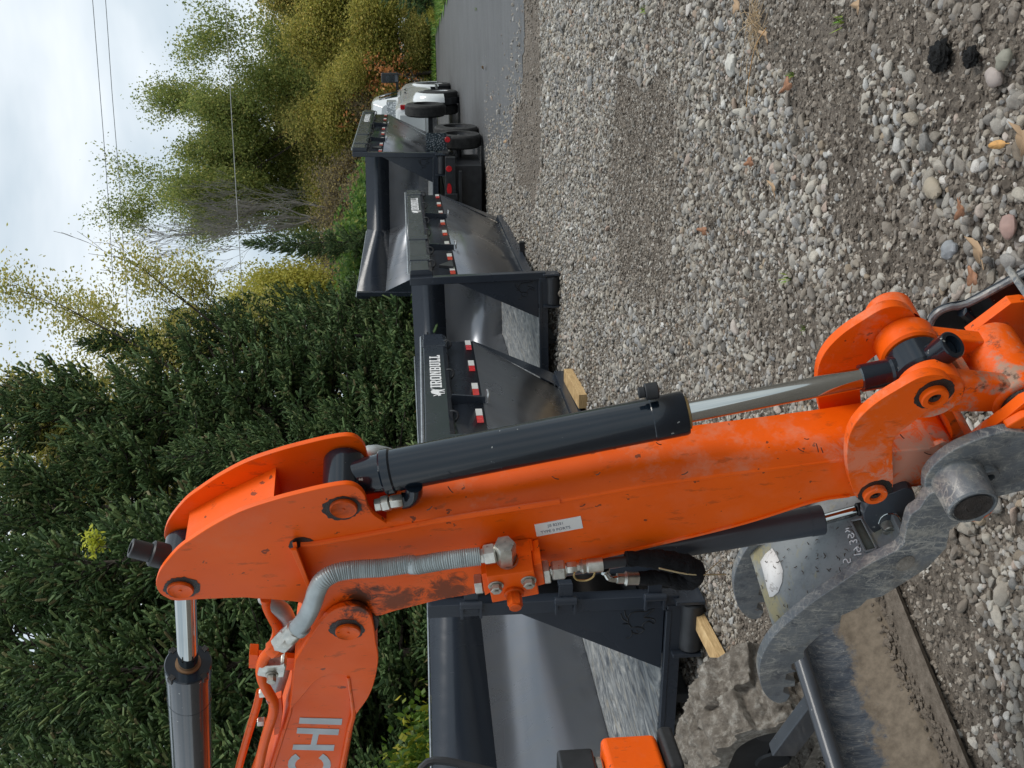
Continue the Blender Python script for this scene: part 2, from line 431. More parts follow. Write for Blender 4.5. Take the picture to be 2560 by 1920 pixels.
# mud crumbs and grit between the stones
m = Mat('clod'); oi = m.n('ShaderNodeObjectInfo')
m.set(color=m.ramp(oi.outputs['Random'], [(0, (.06, .049, .039)), (.5, (.18, .152, .124)), (.85, (.30, .26, .215)), (1, (.46, .43, .38))]), rough=.85, spec=.2)
CLOD = m.m
r = np.random.default_rng(4); n = 150000
y = np.sqrt(r.uniform(2.2**2, 9.0**2, n)); x = r.uniform(-.58, .58, n)*y
s = np.clip(r.lognormal(math.log(.0105), .45, n), .004, .03)
scl = np.stack([s, s*r.uniform(.7, 1, n), s*r.uniform(.5, .9, n)], -1)
scatter('mud_crumbs', x, y, gz(x, y)+relief(x, y)+s*.1, scl, 8, CLOD, 2, .9, 'brown crumbs of mud and grit between the gravel', 'mud crumbs')
# ================================================================ ROLL-OFF BINS
m = Mat('charcoal_paint')
f = m.noise(1.6, 5); sc_ = m.noise(5, 8, .7, stretch=(1, 14, 3)); ru = m.noise(30, 5)
m.set(color=m.mix(m.ramp(sc_, [(.66, 0), (.78, .25)]), (.027, .034, .046), (.11, .115, .12)), rough=m.ramp(f, [(.3, .20), (.7, .33)]), spec=.4, coat=.08, coatr=.12)
m.bump(m.noise(2.5, 2), .10, .05)
CHAR = m.m
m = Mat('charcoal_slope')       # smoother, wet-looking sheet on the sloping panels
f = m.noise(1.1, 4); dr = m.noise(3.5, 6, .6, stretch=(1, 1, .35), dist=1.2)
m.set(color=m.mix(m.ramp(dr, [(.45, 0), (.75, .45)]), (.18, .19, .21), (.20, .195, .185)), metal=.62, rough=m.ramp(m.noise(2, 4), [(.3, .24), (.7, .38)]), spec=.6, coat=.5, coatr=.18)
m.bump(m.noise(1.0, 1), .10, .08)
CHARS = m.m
m = Mat('worn_floor'); f = m.noise(3.5, 9, .68, stretch=(2.0, .6, 1), dist=3.0); g = m.noise(9, 6, stretch=(5, .5, 1), dist=.8)
c1 = m.ramp(f, [(.36, (.07, .08, .095)), (.48, (.19, .20, .205)), (.56, (.30, .31, .31)), (.66, (.48, .47, .44))])
m.set(color=m.mix(m.ramp(g, [(.56, 0), (.68, .75)]), c1, (.42, .36, .26)), rough=.42, spec=.5)
FLOORM = m.m
m = Mat('black_steel'); m.set(color=m.ramp(m.noise(9, 5), [(.3, (.010, .011, .013)), (.7, (.028, .03, .034))]), rough=.45)
BLK = m.m
RED = plain('red_reflector', (.55, .015, .02), .25, 0, .5, .15)
WHT = plain('white_reflector', (.62, .62, .60), .3, 0, .3, .06)
LETT = plain('white_lettering', (.80, .80, .80), .5, 0, 0, .04)
GALV = plain('galvanised_steel', (.50, .51, .52), .32, .85, 0, .2)

BW, BL, BH, BC, BI, BZ, BE = 2.354, 4.737, 1.35, .481, .374, .072, .378
w2 = BW/2; zc = BH-BC; fi = w2-BI
def bull(cx, cz, s, face, d, place):
    """outline strokes of a bull's head and body"""
    pass
def text_obj(name, body, size, mat, parent, M_, extrude=.001, font=None, sx=1, offset=0):
    cu = bpy.data.curves.new(name, 'FONT'); cu.body = body; cu.size = size; cu.extrude = extrude; cu.align_x = 'LEFT'; cu.align_y = 'BOTTOM'; cu.offset = offset; cu.resolution_u = 3
    to = bpy.data.objects.new(name+'_curve', cu); col.objects.link(to)
    dg = bpy.context.evaluated_depsgraph_get(); me = bpy.data.meshes.new_from_object(to.evaluated_get(dg))
    bpy.data.objects.remove(to); bpy.data.curves.remove(cu)
    me.transform(Matrix.Diagonal((sx, 1, 1, 1))); me.transform(M_); me.materials.clear()
    me.name = name
    return link(name, me, mat, parent)
def stamp(name, polys, mat, parent, M_, th=.0015):
    b = MB()
    for p in polys:
        pts = [M_ @ Vector((x, y, 0)) for x, y in p]; off = (M_.to_3x3() @ Vector((0, 0, th)))
        b.prism(pts, off)
    return b.build(name, mat, parent)

# slab-serif condensed letters on a 4 x 10 grid (x right, y up), as unions of rectangles
def R_(x, y, w_, h_): return [(x, y), (x+w_, y), (x+w_, y+h_), (x, y+h_)]
GL = {
 'I': (2.6, [R_(0, 0, 2.4, 1.4), R_(.5, 1.4, 1.4, 7.2), R_(0, 8.6, 2.4, 1.4)]),
 'R': (4.9, [R_(0, 0, 2.3, 1.3), R_(.4, 1.3, 1.4, 7.4), R_(0, 8.7, 3.6, 1.3), R_(1.8, 4.4, 1.8, 1.3), [(3.6, 4.6), (4.5, 5.4), (4.5, 9.1), (3.6, 10), (3.2, 8.7), (3.2, 5.7)], [(2.3, 4.4), (3.4, 0), (4.8, 0), (3.6, 4.4)]]),
 'O': (4.8, [[(.9, 0), (3.6, 0), (4.5, .9), (3.1, 1.4), (1.4, 1.4), (0, .9)], R_(0, .9, 1.4, 8.2), R_(3.1, .9, 1.4, 8.2), [(0, 9.1), (1.4, 8.6), (3.1, 8.6), (4.5, 9.1), (3.6, 10), (.9, 10)]]),
 'N': (5.1, [R_(0, 0, 2, 1.2), R_(.3, 1.2, 1.3, 7.6), R_(0, 8.8, 1.8, 1.2), [(1.6, 8.0), (3.2, 0), (4.5, 0), (4.5, 1), (1.8, 10), (1.6, 10)], R_(3.2, 1.5, 1.3, 7.3), R_(2.9, 8.8, 1.9, 1.2)]),
 'B': (4.9, [R_(0, 0, 3.6, 1.3), R_(.4, 1.3, 1.4, 7.4), R_(0, 8.7, 3.5, 1.3), R_(1.8, 4.4, 1.6, 1.3), [(3.6, 0), (4.5, .9), (4.5, 4.5), (3.9, 5.05), (3.1, 4.6), (3.1, 1.3)], [(3.1, 5.4), (3.9, 5.05), (4.4, 5.6), (4.4, 9.1), (3.5, 10), (3.1, 8.7)]]),
 'U': (4.9, [[(.9, 0), (3.6, 0), (4.3, .9), (3.0, 1.4), (1.6, 1.4), (.2, .9)], R_(.2, .9, 1.4, 7.9), R_(2.9, .9, 1.4, 7.9), R_(-.1, 8.8, 2, 1.2), R_(2.6, 8.8, 2, 1.2)]),
 'L': (4.0, [R_(0, 0, 3.8, 1.4), R_(.4, 1.4, 1.4, 7.3), R_(0, 8.7, 2.3, 1.3), R_(2.7, 1.4, 1.1, 1.4)]),
}
def word(s, k, hx):
    out = []; x = 0
    for ch in s:
        adv, ps = GL[ch]
        out += [[((x+px_)*k*hx, py_*k) for px_, py_ in p] for p in ps]; x += adv+.35
    return out, x*k*hx
# charging bull emblem (solid), unit box, facing left
BULLS = [[(0, 3), (.6, 3.4), (1.4, 3.2), (2.2, 3.7), (3, 5.2), (4.2, 6.2), (6.2, 6.6), (8.2, 6.1), (9, 5.2), (9.1, 3.6), (8.6, 2.6), (9, .9), (9.8, .2), (8.6, .1), (7.6, 2.0), (7.2, .8), (6.4, 0), (5.9, .2), (6.4, 1.6), (6.0, 2.9), (4.6, 2.6), (3.8, 1.4), (4.3, .1), (3.3, .2), (2.8, 1.7), (2.3, 2.3), (1.2, 1.9), (.4, 2.2)],
         [(1.3, 3.1), (.9, 4.2), (.1, 4.8), (-.4, 5.6), (.7, 5.4), (1.6, 4.5), (2.0, 3.7)], [(9, 5.2), (9.9, 6.2), (10.9, 6.6), (10.2, 5.6), (9.3, 4.6)]]
# line emblem cut in the corner plates
BULLL = [[(0, 6.5), (.3, 5.4), (1.4, 4.9), (2.2, 5.2)], [(3.1, 5.2), (3.9, 5.7), (4.4, 6.6), (4.3, 7.6)], [(1.6, 5.0), (1.2, 3.6), (1.6, 2.4), (2.4, 1.9), (3.0, 2.6), (3.3, 4.2), (3.0, 5.1)],
         [(3.2, 5.3), (4.6, 6.1), (6.3, 6.2), (7.6, 5.4)], [(4.7, 6.1), (5.8, 7.6), (7.4, 8.2)], [(5.8, 6.2), (7.0, 7.0), (8.2, 7.2)], [(3.0, 2.4), (4.2, 2.1), (4.8, .7), (4.0, -.6), (5.0, -.9), (5.8, .6), (6.0, 2.2)], [(6.0, 2.2), (7.0, 1.0), (8.0, -.3), (8.6, -.2), (7.8, 1.6), (7.9, 3.6), (7.6, 5.2)], [(2.0, 3.6), (2.3, 3.9)]]

def make_bin(has_door):
    root = empty('dumpster')
    # --- tub: one folded shell
    b = MB()
    def q(*p): b.add(p, [tuple(range(len(p)))])
    def wall(s):
        q((s*w2, 0, BH), (s*w2, BL, BH), (s*w2, BL, zc), (s*w2, 0, zc))
    for s in (-1, 1): wall(s)
    q((-w2, BL, BH), (w2, BL, BH), (w2, BL, zc), (-w2, BL, zc))
    b.build('upper_wall', CHAR, root, solid=.008)
    b = MB()
    for s in (-1, 1): b.add([(s*w2, 0, zc), (s*w2, BL, zc), (s*fi, BL-BE, BZ), (s*fi, 0, BZ)], [(0, 1, 2, 3)])
    b.add([(-w2, BL, zc), (w2, BL, zc), (fi, BL-BE, BZ), (-fi, BL-BE, BZ)], [(0, 1, 2, 3)])
    # outer skin of the slopes goes to the full length at the front corner
    b.build('sloping_wall', CHARS, root, solid=.008)
    b = MB(); b.box((0, (BL-BE)/2, BZ-.012), (2*fi+.02, BL-BE, .02)); b.build('floor', FLOORM, root)
    b = MB()
    for s in (-1, 1):
        b.prism([(s*(w2+.004), BL-.004, zc), (s*(w2+.004), BL+.03, zc), (s*(fi), BL+.03, BZ-.05), (s*(fi), BL-BE*.98, BZ-.05)], (-s*.006, 0, 0))
        b.bar((s*(fi+.02), .02, .02), (s*(fi+.02), BL, .02), .07, .10)
    b.bar((-fi, BL-.05, .02), (fi, BL-.05, .02), .08, .10)
    b.build('base_frame', CHAR, root, bevel=.004)
    b = MB()
    for s in (-1, 1):
        b.bar((s*.42, .12, -.075), (s*.42, BL-.1, -.075), .06, .13)
    b.bar((-w2+.2, .45, -.03), (w2-.2, .45, -.03), .08, .06); b.bar((-w2+.2, 2.4, -.03), (w2-.2, 2.4, -.03), .08, .06)
    b.build('skid_rail', BLK, root, bevel=.004)
    # --- rear opening frame
    for s in (-1, 1):
        b = MB(); b.box((s*(w2-.015), .0, BH/2), (.075, .085, BH)); b.build('post', CHAR, root, bevel=.006)
    b = MB(); b.box((0, 0, .022), (BW-.07, .10, .085)); b.box((0, -.04, .055), (BW-.12, .03, .03)); b.build('sill', CHAR, root, bevel=.005)
    for s in (-1, 1):
        b = MB(); xi = s*(w2-.05)
        b.prism([(xi, -.012, zc+.02), (xi, -.012, BZ), (s*(fi-.08), -.012, BZ)], (0, .012, 0))
        g_ = b.build('corner_gusset', CHAR, root, bevel=.002)
        e = MB(); k = .021
        for st in BULLL:
            pts = [Vector((s*(w2-.165)+(p[0]-4)*k, -.013, BZ+.045+(p[1]+1)*k)) for p in st]
            e.tube(pts, .0036, 6, step=.01)
        e.build('bull_emblem', EMBL, g_)
    for s in (-1, 1):
        b = MB(); b.cyl((s*(w2-.02), -.03, -.075), (s*(w2-.31), -.03, -.075), .068); rr = b.build('ground_roller', BLK, root)
        for xb in (w2, w2-.325):
            b = MB(); b.box((s*xb, -.02, -.05), (.022, .15, .16)); b.build('roller_bracket', CHAR, rr, bevel=.004)
    # --- top rail, stepped, outside
    for s in (1, -1):
        b = MB(); x0, x1 = s*(w2+.002), s*(w2+.085)
        prof = lambda x1: [(x0, BH), (x1, BH-.012), (x1, BH-.19), (x1-s*.022, BH-.225), (x0, BH-.235)]
        b.loft([[Vector((x, y, z)) for x, z in prof(x1)] for y in (.03, BL)], smooth=False)
        rail = b.build('top_rail', CHAR, root, bevel=.005)
        for y in (.55, 1.55, BL-.30):
            b = MB(); b.box((s*(w2+.058), y, BH-.112), (.07, .22, .215)); b.build('rail_block', CHAR, rail, bevel=.008)
        b = MB(); b.tube([(s*(w2+.05), .02, BH+.012), (s*(w2+.05), BL+.02, BH+.012)], .010, 8, smoothpath=False); b.build('tarp_rod', GALV, rail)
        b = MB(); b.cyl((s*(w2+.045), BL+.01, BH-.05), (s*(w2+.045), BL+.16, BH-.05), .014); b.cyl((s*(w2+.04), BL-.02, BH-.14), (s*(w2+.04), BL+.06, BH-.14), .018, n=8); b.build('rod_pin', BLK, rail)
        # ribs with D rings
        for y in (1.25, 3.05):
            b = MB()
            b.loft([[Vector((s*(w2+a_), y+e_, z)) for a_, e_ in ((0, -.012), (dp, -.012), (dp, .012), (0, .012))] for z, dp in ((BH-.23, .08), (zc-.02, .055))], smooth=False)
            rb = b.build('rib', CHAR, root, bevel=.002)
            b = MB(); b.tube([(s*(w2+.02), y-.05, zc-.04), (s*(w2+.075), y-.05, zc-.04), (s*(w2+.085), y, zc-.045), (s*(w2+.075), y+.10, zc-.04), (s*(w2+.02), y+.10, zc-.04)], .009, 8, step=.01); b.build('lashing_ring', GALV, rb)
        for y in (.35, .95, 1.9, 2.6, 3.6, 4.45):
            b = MB(); b.tube([(s*(w2+.02), y, BH-.24), (s*(w2+.055), y, BH-.262), (s*(w2+.085), y+.01, BH-.26), (s*(w2+.10), y+.02, BH-.235), (s*(w2+.095), y+.03, BH-.205)], .0085, 7, step=.01); b.build('tarp_hook', BLK, root)
        # conspicuity tape: white and red pairs
        y = .12
        while y < BL-.2:
            for c_, y0, y1, mt in ((0, y, y+.15, RED), (1, y+.155, y+.30, WHT)):
                b = MB(); b.box((s*(w2+.0055), (y0+y1)/2, zc+.045), (.003, y1-y0, .052)); b.build('reflective_tape', mt, root, label='red strip of reflective tape' if mt is RED else 'white strip of reflective tape')
            y += .62
        b = MB(); b.prism([(s*(w2+.006), .42, zc+.18), (s*(w2+.006), .34, zc+.03), (s*(w2+.006), .62, zc+.03)], (s*.03, 0, 0)); b.build('latch_plate', BLK, root, bevel=.003)
    # emblem + lettering on the outer face of the right rail
    xo = w2+.0875
    Mx = Matrix(((0, 0, 1, xo), (1, 0, 0, 3.20), (0, 1, 0, BH-.155), (0, 0, 0, 1)))
    k = .0094; wd, ln = word('IRONBULL', k, 2.45)
    stamp('lettering', wd, LETT, root, Mx)
    Mb = Matrix(((0, 0, 1, xo), (1, 0, 0, 3.0), (0, 1, 0, BH-.178), (0, 0, 0, 1)))
    stamp('bull_logo', [[(x*.0165, y*.0175) for x, y in p] for p in BULLS], LETT, root, Mb)
    # tie-down ring inside, on the floor at the corner
    b = MB(); b.tube([(fi-.07, .12, BZ+.01), (fi-.07, .12, BZ+.06), (fi-.07, .20, BZ+.09), (fi-.07, .26, BZ+.06), (fi-.07, .26, BZ+.01)], .011, 8, step=.01); b.build('tie_down_ring', BLK, root)
    b = MB(); b.box((-.55, -.075, -.015), (.07, .07, .05)); b.bar((-.55, -.09, -.01), (-.55, -.16, -.05), .06, .05); b.build('latch_lug', CHAR, root, bevel=.006)
    if has_door:
        b = MB(); xd = w2+.125; 
        b.box((xd, 1.0, BH/2+.02), (.012, 1.9, BH-.06))
        d = b.build('door', CHAR, root)
        b = MB()
        for z in (.09, BH-.06): b.box((xd+.03, 1.0, z), (.06, 1.9, .10))
        for y in (.09, 1.91): b.box((xd+.03, y, BH/2), (.058, .09, BH-.10))
        for y in (.7, 1.3): b.box((xd+.025, y, BH/2), (.05, .06, BH-.2))
        b.build('door_frame', CHAR, d, bevel=.006)
        for z in (.14, .62, 1.12):
            b = MB(); b.box((w2+.055, -.055, z), (.15, .014, .075)); b.box((w2+.115, -.03, z), (.014, .07, .075)); b.cyl((w2+.035, -.07, z-.06), (w2+.035, -.07, z+.06), .022, n=16)
            b.box((w2-.005, -.07, z-.05), (.07, .03, .014)); b.box((w2-.005, -.07, z+.05), (.07, .03, .014))
            b.build('hinge', CHAR, root, bevel=.003)
    return root
EMBL = plain('emblem_scratch', (.012, .013, .015), .3, .2)
BP = {1: ((-2.2768, 5.9228, -1.3589), (3.4078e-01, -6.7229e-03, 1.0221e-03)), 2: ((-8.2129e-03, 10.736, -1.3185), (3.5275e-01, 8.8452e-03, -2.4599e-02)), 3: ((2.6435, 17.209, -.37625), (3.8255e-01, -1.2666e-03, 1.9738e-02))}
def bin_matrix(k):
    q, (yaw, p, r) = BP[k]
    cy, sy = math.cos(yaw), math.sin(yaw); cp, sp = math.cos(p), math.sin(p); c_, s_ = math.cos(r), math.sin(r)
    Rz = Matrix(((cy, sy, 0), (-sy, cy, 0), (0, 0, 1))); Rx = Matrix(((1, 0, 0), (0, cp, -sp), (0, sp, cp))); Ry = Matrix(((c_, 0, s_), (0, 1, 0), (-s_, 0, c_)))
    return Matrix.Translation(Vector(q)+EYE) @ (Rz @ Rx @ Ry).to_4x4()
b1 = make_bin(True); b1.matrix_world = bin_matrix(1)
b2 = make_bin(False); b2.matrix_world = bin_matrix(2)
b3 = copy_tree(b2); b3.matrix_world = bin_matrix(3)
tag(b1, 'charcoal steel dumpster nearest the digger, its rear door folded back on black hinges', 'dumpster', 'open charcoal dumpsters')
tag(b2, 'charcoal steel dumpster in the middle, standing on the gravel beside the orange digger arm', 'dumpster', 'open charcoal dumpsters')
tag(b3, 'charcoal steel dumpster raised on the trailer behind the white pickup', 'dumpster', 'open charcoal dumpsters')

# lumber blocks lying under the bins
m = Mat('sawn_pine'); g = m.noise(14, 6, .6, stretch=(1, 1, 12))
m.set(color=m.ramp(g, [(.3, (.36, .22, .09)), (.6, (.62, .43, .21)), (.8, (.72, .54, .30))]), rough=.7)
PINE = m.m
def plank(a, b, w_, h_, label):
    bb = MB((a+b)/2); bb.bar(a, b, w_, h_); o = bb.build('lumber_block', PINE, None, bevel=.003); o.location = (a+b)/2
    tag(o, label, 'lumber', 'lumber under the dumpsters'); return o
plank(gnd(1690, 1440, .03), gnd(1822, 1692, .03), .085, .05, 'yellow pine board under the rear roller of the nearest dumpster')
plank(gnd(1420, 938, .04), gnd(1458, 1004, .04), .13, .08, 'weathered wood block under the front corner of the nearest dumpster')
# ================================================================ EXCAVATOR (orange mini digger: boom, stick, linkage, thumb, bucket, blade, track)
def cv(x0, y0, k): return lambda *p: [(x0+k*x, y0+k*y) for x, y in p]
z3 = cv(360, 1040, .3496); z4 = cv(360, 1440, .34358); z5 = cv(1040, 1200, .36166); z6 = cv(1960, 660, .36166); z7 = cv(1800, 1200, .43404); z8 = cv(1000, 1400, .40687)
def P(pts, d=0): return [AP(x, y, d) for x, y in pts]
def P3(pts, ds): return [AP(x, y, d) for (x, y), d in zip(pts, ds)]
W = .14
def orange_mat(name, dirt=.25, mud=0.0, grime=0.0, blobs=()):
    m = Mat(name)
    c = m.ramp(m.noise(5, 4), [(.3, (.78, .096, .002)), (.7, (.88, .118, .003))])
    chips = m.ramp(m.noise(30, 3, .6, stretch=(1, 1, 1)), [(.685, 0), (.695, .8)])
    c = m.mix(chips, c, (.09, .03, .015))
    if dirt: c = m.mix(m.ramp(m.noise(7, 9, .75), [(.52, 0), (.70, dirt)]), c, (.62, .30, .19))
    c = m.mix(m.ramp(m.noise(38, 4, .7, stretch=(1, 1, .35)), [(.60, 0), (.68, .45)]), c, (.30, .06, .012))
    for q_, rad_, cl_, am_ in blobs:
        vd = m.n('ShaderNodeVectorMath', operation='DISTANCE'); m.l(m.co('Object'), vd.inputs[0]); vd.inputs[1].default_value = tuple(q_)
        e_ = m.math('ADD', m.math('MULTIPLY', m.math('SUBTRACT', rad_, vd.outputs['Value']), 1.6/rad_), m.math('MULTIPLY', m.math('SUBTRACT', m.noise(18, 9, .8, dist=1.4), .5), 5))
        c = m.mix(m.ramp(e_, [(.35, 0), (.95, am_)]), c, cl_)
    if grime: c = m.mix(m.ramp(m.noise(9, 8, .7, dist=1), [(.42, 0), (.66, grime)]), c, (.07, .02, .008))
    if mud:
        c = m.mix(m.ramp(m.noise(11, 8, .72), [(.50, 0), (.60, mud)]), c, (.34, .26, .19))
        c = m.mix(m.ramp(m.noise(17, 6, .7), [(.6, 0), (.68, .8)]), c, (.05, .03, .02))
    m.set(color=c, rough=m.ramp(m.noise(8, 5), [(.3, .32), (.7, .50)]), coat=.0, spec=.22)
    m.bump(m.noise(60, 4), .12, .002)
    return m.m
XCL = gnd(1900, 1700)
BLB = [(AP(*z3((1560, 1300))[0])-XCL, .07, (.05, .018, .008), .95), (AP(*z3((1800, 1330))[0])-XCL, .075, (.10, .03, .01), .85), (AP(*z5((230, 770))[0])-XCL, .08, (.10, .03, .012), .85), (AP(*z4((1485, 300))[0])-XCL, .055, (.04, .015, .008), .8), (AP(*z3((1500, 640))[0])-XCL, .045, (.03, .012, .008), .8), (AP(*z3((300, 1230))[0])-XCL, .04, (.03, .012, .008), .7), (AP(*z6((900, 1350))[0])-XCL, .11, (.58, .34, .25), .75), (AP(*z6((1100, 1100))[0])-XCL, .09, (.50, .36, .28), .75), (AP(*z6((500, 1250))[0])-XCL, .08, (.62, .30, .20), .5)]
OR = orange_mat('orange_paint', .12, 0, 0, BLB); ORD = orange_mat('orange_paint_dusty', .6, 0.0, 0, BLB[6:]+[(AP(*z6((1030, 905))[0])-XCL, .045, (.04, .015, .008), .8)]); ORM = orange_mat('orange_paint_muddy', .5, .9); ORG = orange_mat('orange_paint_greasy', .3, 0, .9)
def cyl_mat(name, c, rough):
    m = Mat(name); sp = m.ramp(m.noise(70, 2, .5), [(.74, 0), (.76, .8)])
    m.set(color=m.mix(sp, m.ramp(m.noise(5, 6), [(.3, [v*.8 for v in c]), (.7, [v*1.3 for v in c])]), (.33, .33, .31)), rough=rough, coat=.35, coatr=.04, spec=.35); m.bump(m.noise(22, 3), .08, .002)
    return m.m
GREY = cyl_mat('dark_grey_paint', (.006, .011, .018), .17)
GREYM = cyl_mat('grey_paint_matt', (.040, .046, .056), .42)
CHROME = plain('chrome_rod', (.48, .50, .49), .035, 1.0, 0, .06, 8)
STEEL = plain('zinc_steel', (.56, .55, .50), .32, .9, 0, .25, 40)
BOLT = plain('dull_bolt', (.42, .40, .35), .4, .8, 0, .3, 60)
HOSE = plain('spiral_hose_guard', (.36, .40, .40), .38, .35, 0, .18, 18)
RUB = plain('black_rubber', (.014, .014, .015), .6, 0, 0, .3, 30)
GREASE = plain('black_grease', (.012, .010, .008), .35, 0, 0, .5, 60, .6)
m = Mat('black_fabric'); m.set(color=(.008, .008, .009), rough=.9, spec=.2); m.bump(m.noise(24, 4, dist=1), .9, .02); FAB = m.m
m = Mat('worn_grey_steel')
f = m.noise(9, 8, .7, stretch=(1, 1, 4), dist=1.5); g = m.noise(5, 5)
scr = m.noise(7, 9, .72, stretch=(2.6, .5, 1.2), dist=1.6)
c = m.ramp(g, [(.3, (.08, .09, .102)), (.7, (.145, .16, .175))])
c = m.mix(m.ramp(m.noise(34, 9, .8), [(.45, 0), (.65, .6)]), c, (.17, .17, .16))
line = [(.484, 0), (.499, .9), (.501, .9), (.516, 0)]
pat = m.ramp(m.noise(9, 5, .7), [(.45, .0), (.60, 1)])
c = m.mix(m.math('MULTIPLY', m.ramp(m.noise(13, 9, .82, stretch=(2.2, .6, 1.4)), [(.48, 0), (.58, .95)]), pat), c, (.30, .285, .25))
c = m.mix(m.ramp(m.noise(11, 9, .8), [(.52, 0), (.62, .8)]), c, (.038, .046, .06))
for k_, st_, am in ((13, (3, .35, 1), .9), (18, (.5, 2.8, .8), .85), (26, (1, 1, 4.2), .8), (8, (1, 2.2, .3), .8)):
    c = m.mix(m.math('MULTIPLY', m.math('MULTIPLY', m.ramp(m.noise(k_, 2, .5, stretch=st_, dist=.1), line), am), m.math('ADD', pat, .25)), c, (.36, .345, .31))
c = m.mix(m.ramp(m.noise(8, 7, .7), [(.55, 0), (.7, .6)]), c, (.20, .165, .12))
m.set(color=c, rough=m.ramp(m.noise(20, 6), [(.3, .30), (.7, .52)]), spec=.75); m.bump(f, .15, .004); WORN = m.m
m = Mat('dusty_grey_steel')
c = m.ramp(m.noise(4, 5), [(.3, (.15, .165, .175)), (.7, (.235, .25, .25))])
c = m.mix(m.ramp(m.noise(4.5, 8, .7, dist=1.2), [(.50, 0), (.58, .7)]), c, (.30, .25, .09))
c = m.mix(m.ramp(m.noise(60, 3, .7), [(.60, 0), (.68, .6)]), c, (.07, .07, .06))
c = m.mix(m.ramp(m.noise(12, 9, .8), [(.5, 0), (.62, .5)]), c, (.10, .11, .12))
m.set(color=c, rough=.55); DUST = m.m
m = Mat('blade_steel_muddy')
c = m.ramp(m.noise(20, 9, .78, stretch=(1, 1, .25), dist=1.0), [(.40, (.028, .036, .05)), (.55, (.06, .07, .085)), (.66, (.13, .135, .14))])
pat = m.ramp(m.noise(6, 6, .7), [(.4, .1), (.6, 1)])
c = m.mix(m.math('MULTIPLY', m.ramp(m.noise(18, 9, .82, stretch=(2.5, 2.5, .35)), [(.48, 0), (.60, .45)]), pat), c, (.16, .148, .13))
for k_, st_, am in ((14, (3, 3, .35), .4), (30, (3, 3, .3), .4)):
    c = m.mix(m.math('MULTIPLY', m.math('MULTIPLY', m.ramp(m.noise(k_, 2, .5, stretch=st_, dist=.1), line), am), pat), c, (.36, .35, .32))
sx_ = m.n('ShaderNodeSeparateXYZ'); m.l(m.co('Object'), sx_.inputs[0]); hz_ = m.math('ADD', m.math('MULTIPLY', m.math('SUBTRACT', .145, sx_.outputs[2]), 3.2), m.noise(7, 9, .75))
c = m.mix(m.ramp(hz_, [(.50, .0), (.60, 1)]), c, m.ramp(m.noise(30, 6, .7), [(.3, (.095, .074, .052)), (.7, (.19, .152, .112))]))
m.set(color=c, rough=.72, spec=.3); m.bump(m.noise(40, 6), .3, .006); BLADE = m.m
m = Mat('dried_mud'); f = m.noise(16, 8, .7)
m.set(color=m.ramp(f, [(.3, (.11, .095, .08)), (.6, (.27, .24, .205)), (.8, (.40, .365, .32))]), rough=.85, spec=.2); m.bump(f, .8, .03); DMUD = m.m
m = Mat('brown_mud'); f = m.noise(26, 8, .7)
m.set(color=m.ramp(f, [(.3, (.085, .068, .052)), (.6, (.19, .157, .125)), (.8, (.28, .24, .20))]), rough=.85, spec=.2); m.bump(f, .8, .02); BMUD = m.m

XC = empty('excavator', tuple(gnd(1900, 1700)))
tag(XC, 'orange mini digger with its arm folded down, grey thumb and muddy blade', 'excavator')
ORG_ = XC.location.copy()
def mb(): return MB(ORG_)
def plate(name, pts, d0, d1, mat, parent=XC, bevel=.0015, **k):
    b = mb(); A = P(pts, d0); b.prism(A, N*(d1-d0)); return b.build(name, mat, parent, bevel=bevel, **k)
def axis(x, y, d): return AP(x, y, 0)+N*d       # a pin's axis: near-side pixel, then straight across the arm

def smooth(pts, step=10):
    out = []; n = len(pts)
    for i in range(n):
        a, b, c, d = pts[i-1], pts[i], pts[(i+1) % n], pts[(i+2) % n]
        k = max(1, int(math.hypot(c[0]-b[0], c[1]-b[1])/step))
        for j in range(k):
            t = j/k; f = lambda i_: .5*((2*b[i_])+(c[i_]-a[i_])*t+(2*a[i_]-5*b[i_]+4*c[i_]-d[i_])*t*t+(3*b[i_]-a[i_]-3*c[i_]+d[i_])*t**3)
            out.append((f(0), f(1)))
    return out
def softly(pts, hard=()):
    """smooth closed outline except at the listed hard corners"""
    res = []; n = len(pts)
    for i in range(n):
        b, c = pts[i], pts[(i+1) % n]
        a = pts[i-1] if i not in hard else (2*b[0]-c[0], 2*b[1]-c[1])
        d = pts[(i+2) % n] if (i+1) % n not in hard else (2*c[0]-b[0], 2*c[1]-b[1])
        k = max(1, int(math.hypot(c[0]-b[0], c[1]-b[1])/9))
        if i in hard and (i+1) % n in hard: k = 1
        for j in range(k):
            t = j/k; g = lambda q: .5*((2*b[q])+(c[q]-a[q])*t+(2*a[q]-5*b[q]+4*c[q]-d[q])*t*t+(3*b[q]-a[q]-3*c[q]+d[q])*t**3)
            res.append((g(0), g(1)))
    return res

# ---- stick: two side sheets, knuckle web, front and rear plates
ridge = z3((1735, 768), (2117, 738))+[(1235, 1281), (1582, 1218), (1800, 1186), (1960, 1166), (2115, 1145), (2231, 1127), (2322, 1119)]
rear = [(2311, 1214), (2231, 1226), (2123, 1243), (2032, 1258), (1840, 1317), (1561, 1384), (1347, 1432), (1203, 1480), (1100, 1500), (990, 1527), (930, 1540)]
knuck = z3((1200, 1385), (1120, 1338), (980, 1318), (785, 1305), (700, 1300), (400, 1312), (230, 1322), (160, 1300), (110, 1265), (85, 1210), (95, 1150), (135, 1075), (240, 955), (350, 875), (500, 780), (700, 680), (925, 605), (1100, 558), (1300, 512), (1450, 492), (1530, 515), (1580, 570), (1600, 640), (1640, 705))
tip = [(2372, 1108), (2440, 1165), (2490, 1215), (2485, 1275), (2430, 1305), (2370, 1275)]
side = softly(ridge+tip+rear+knuck, hard=(0,))
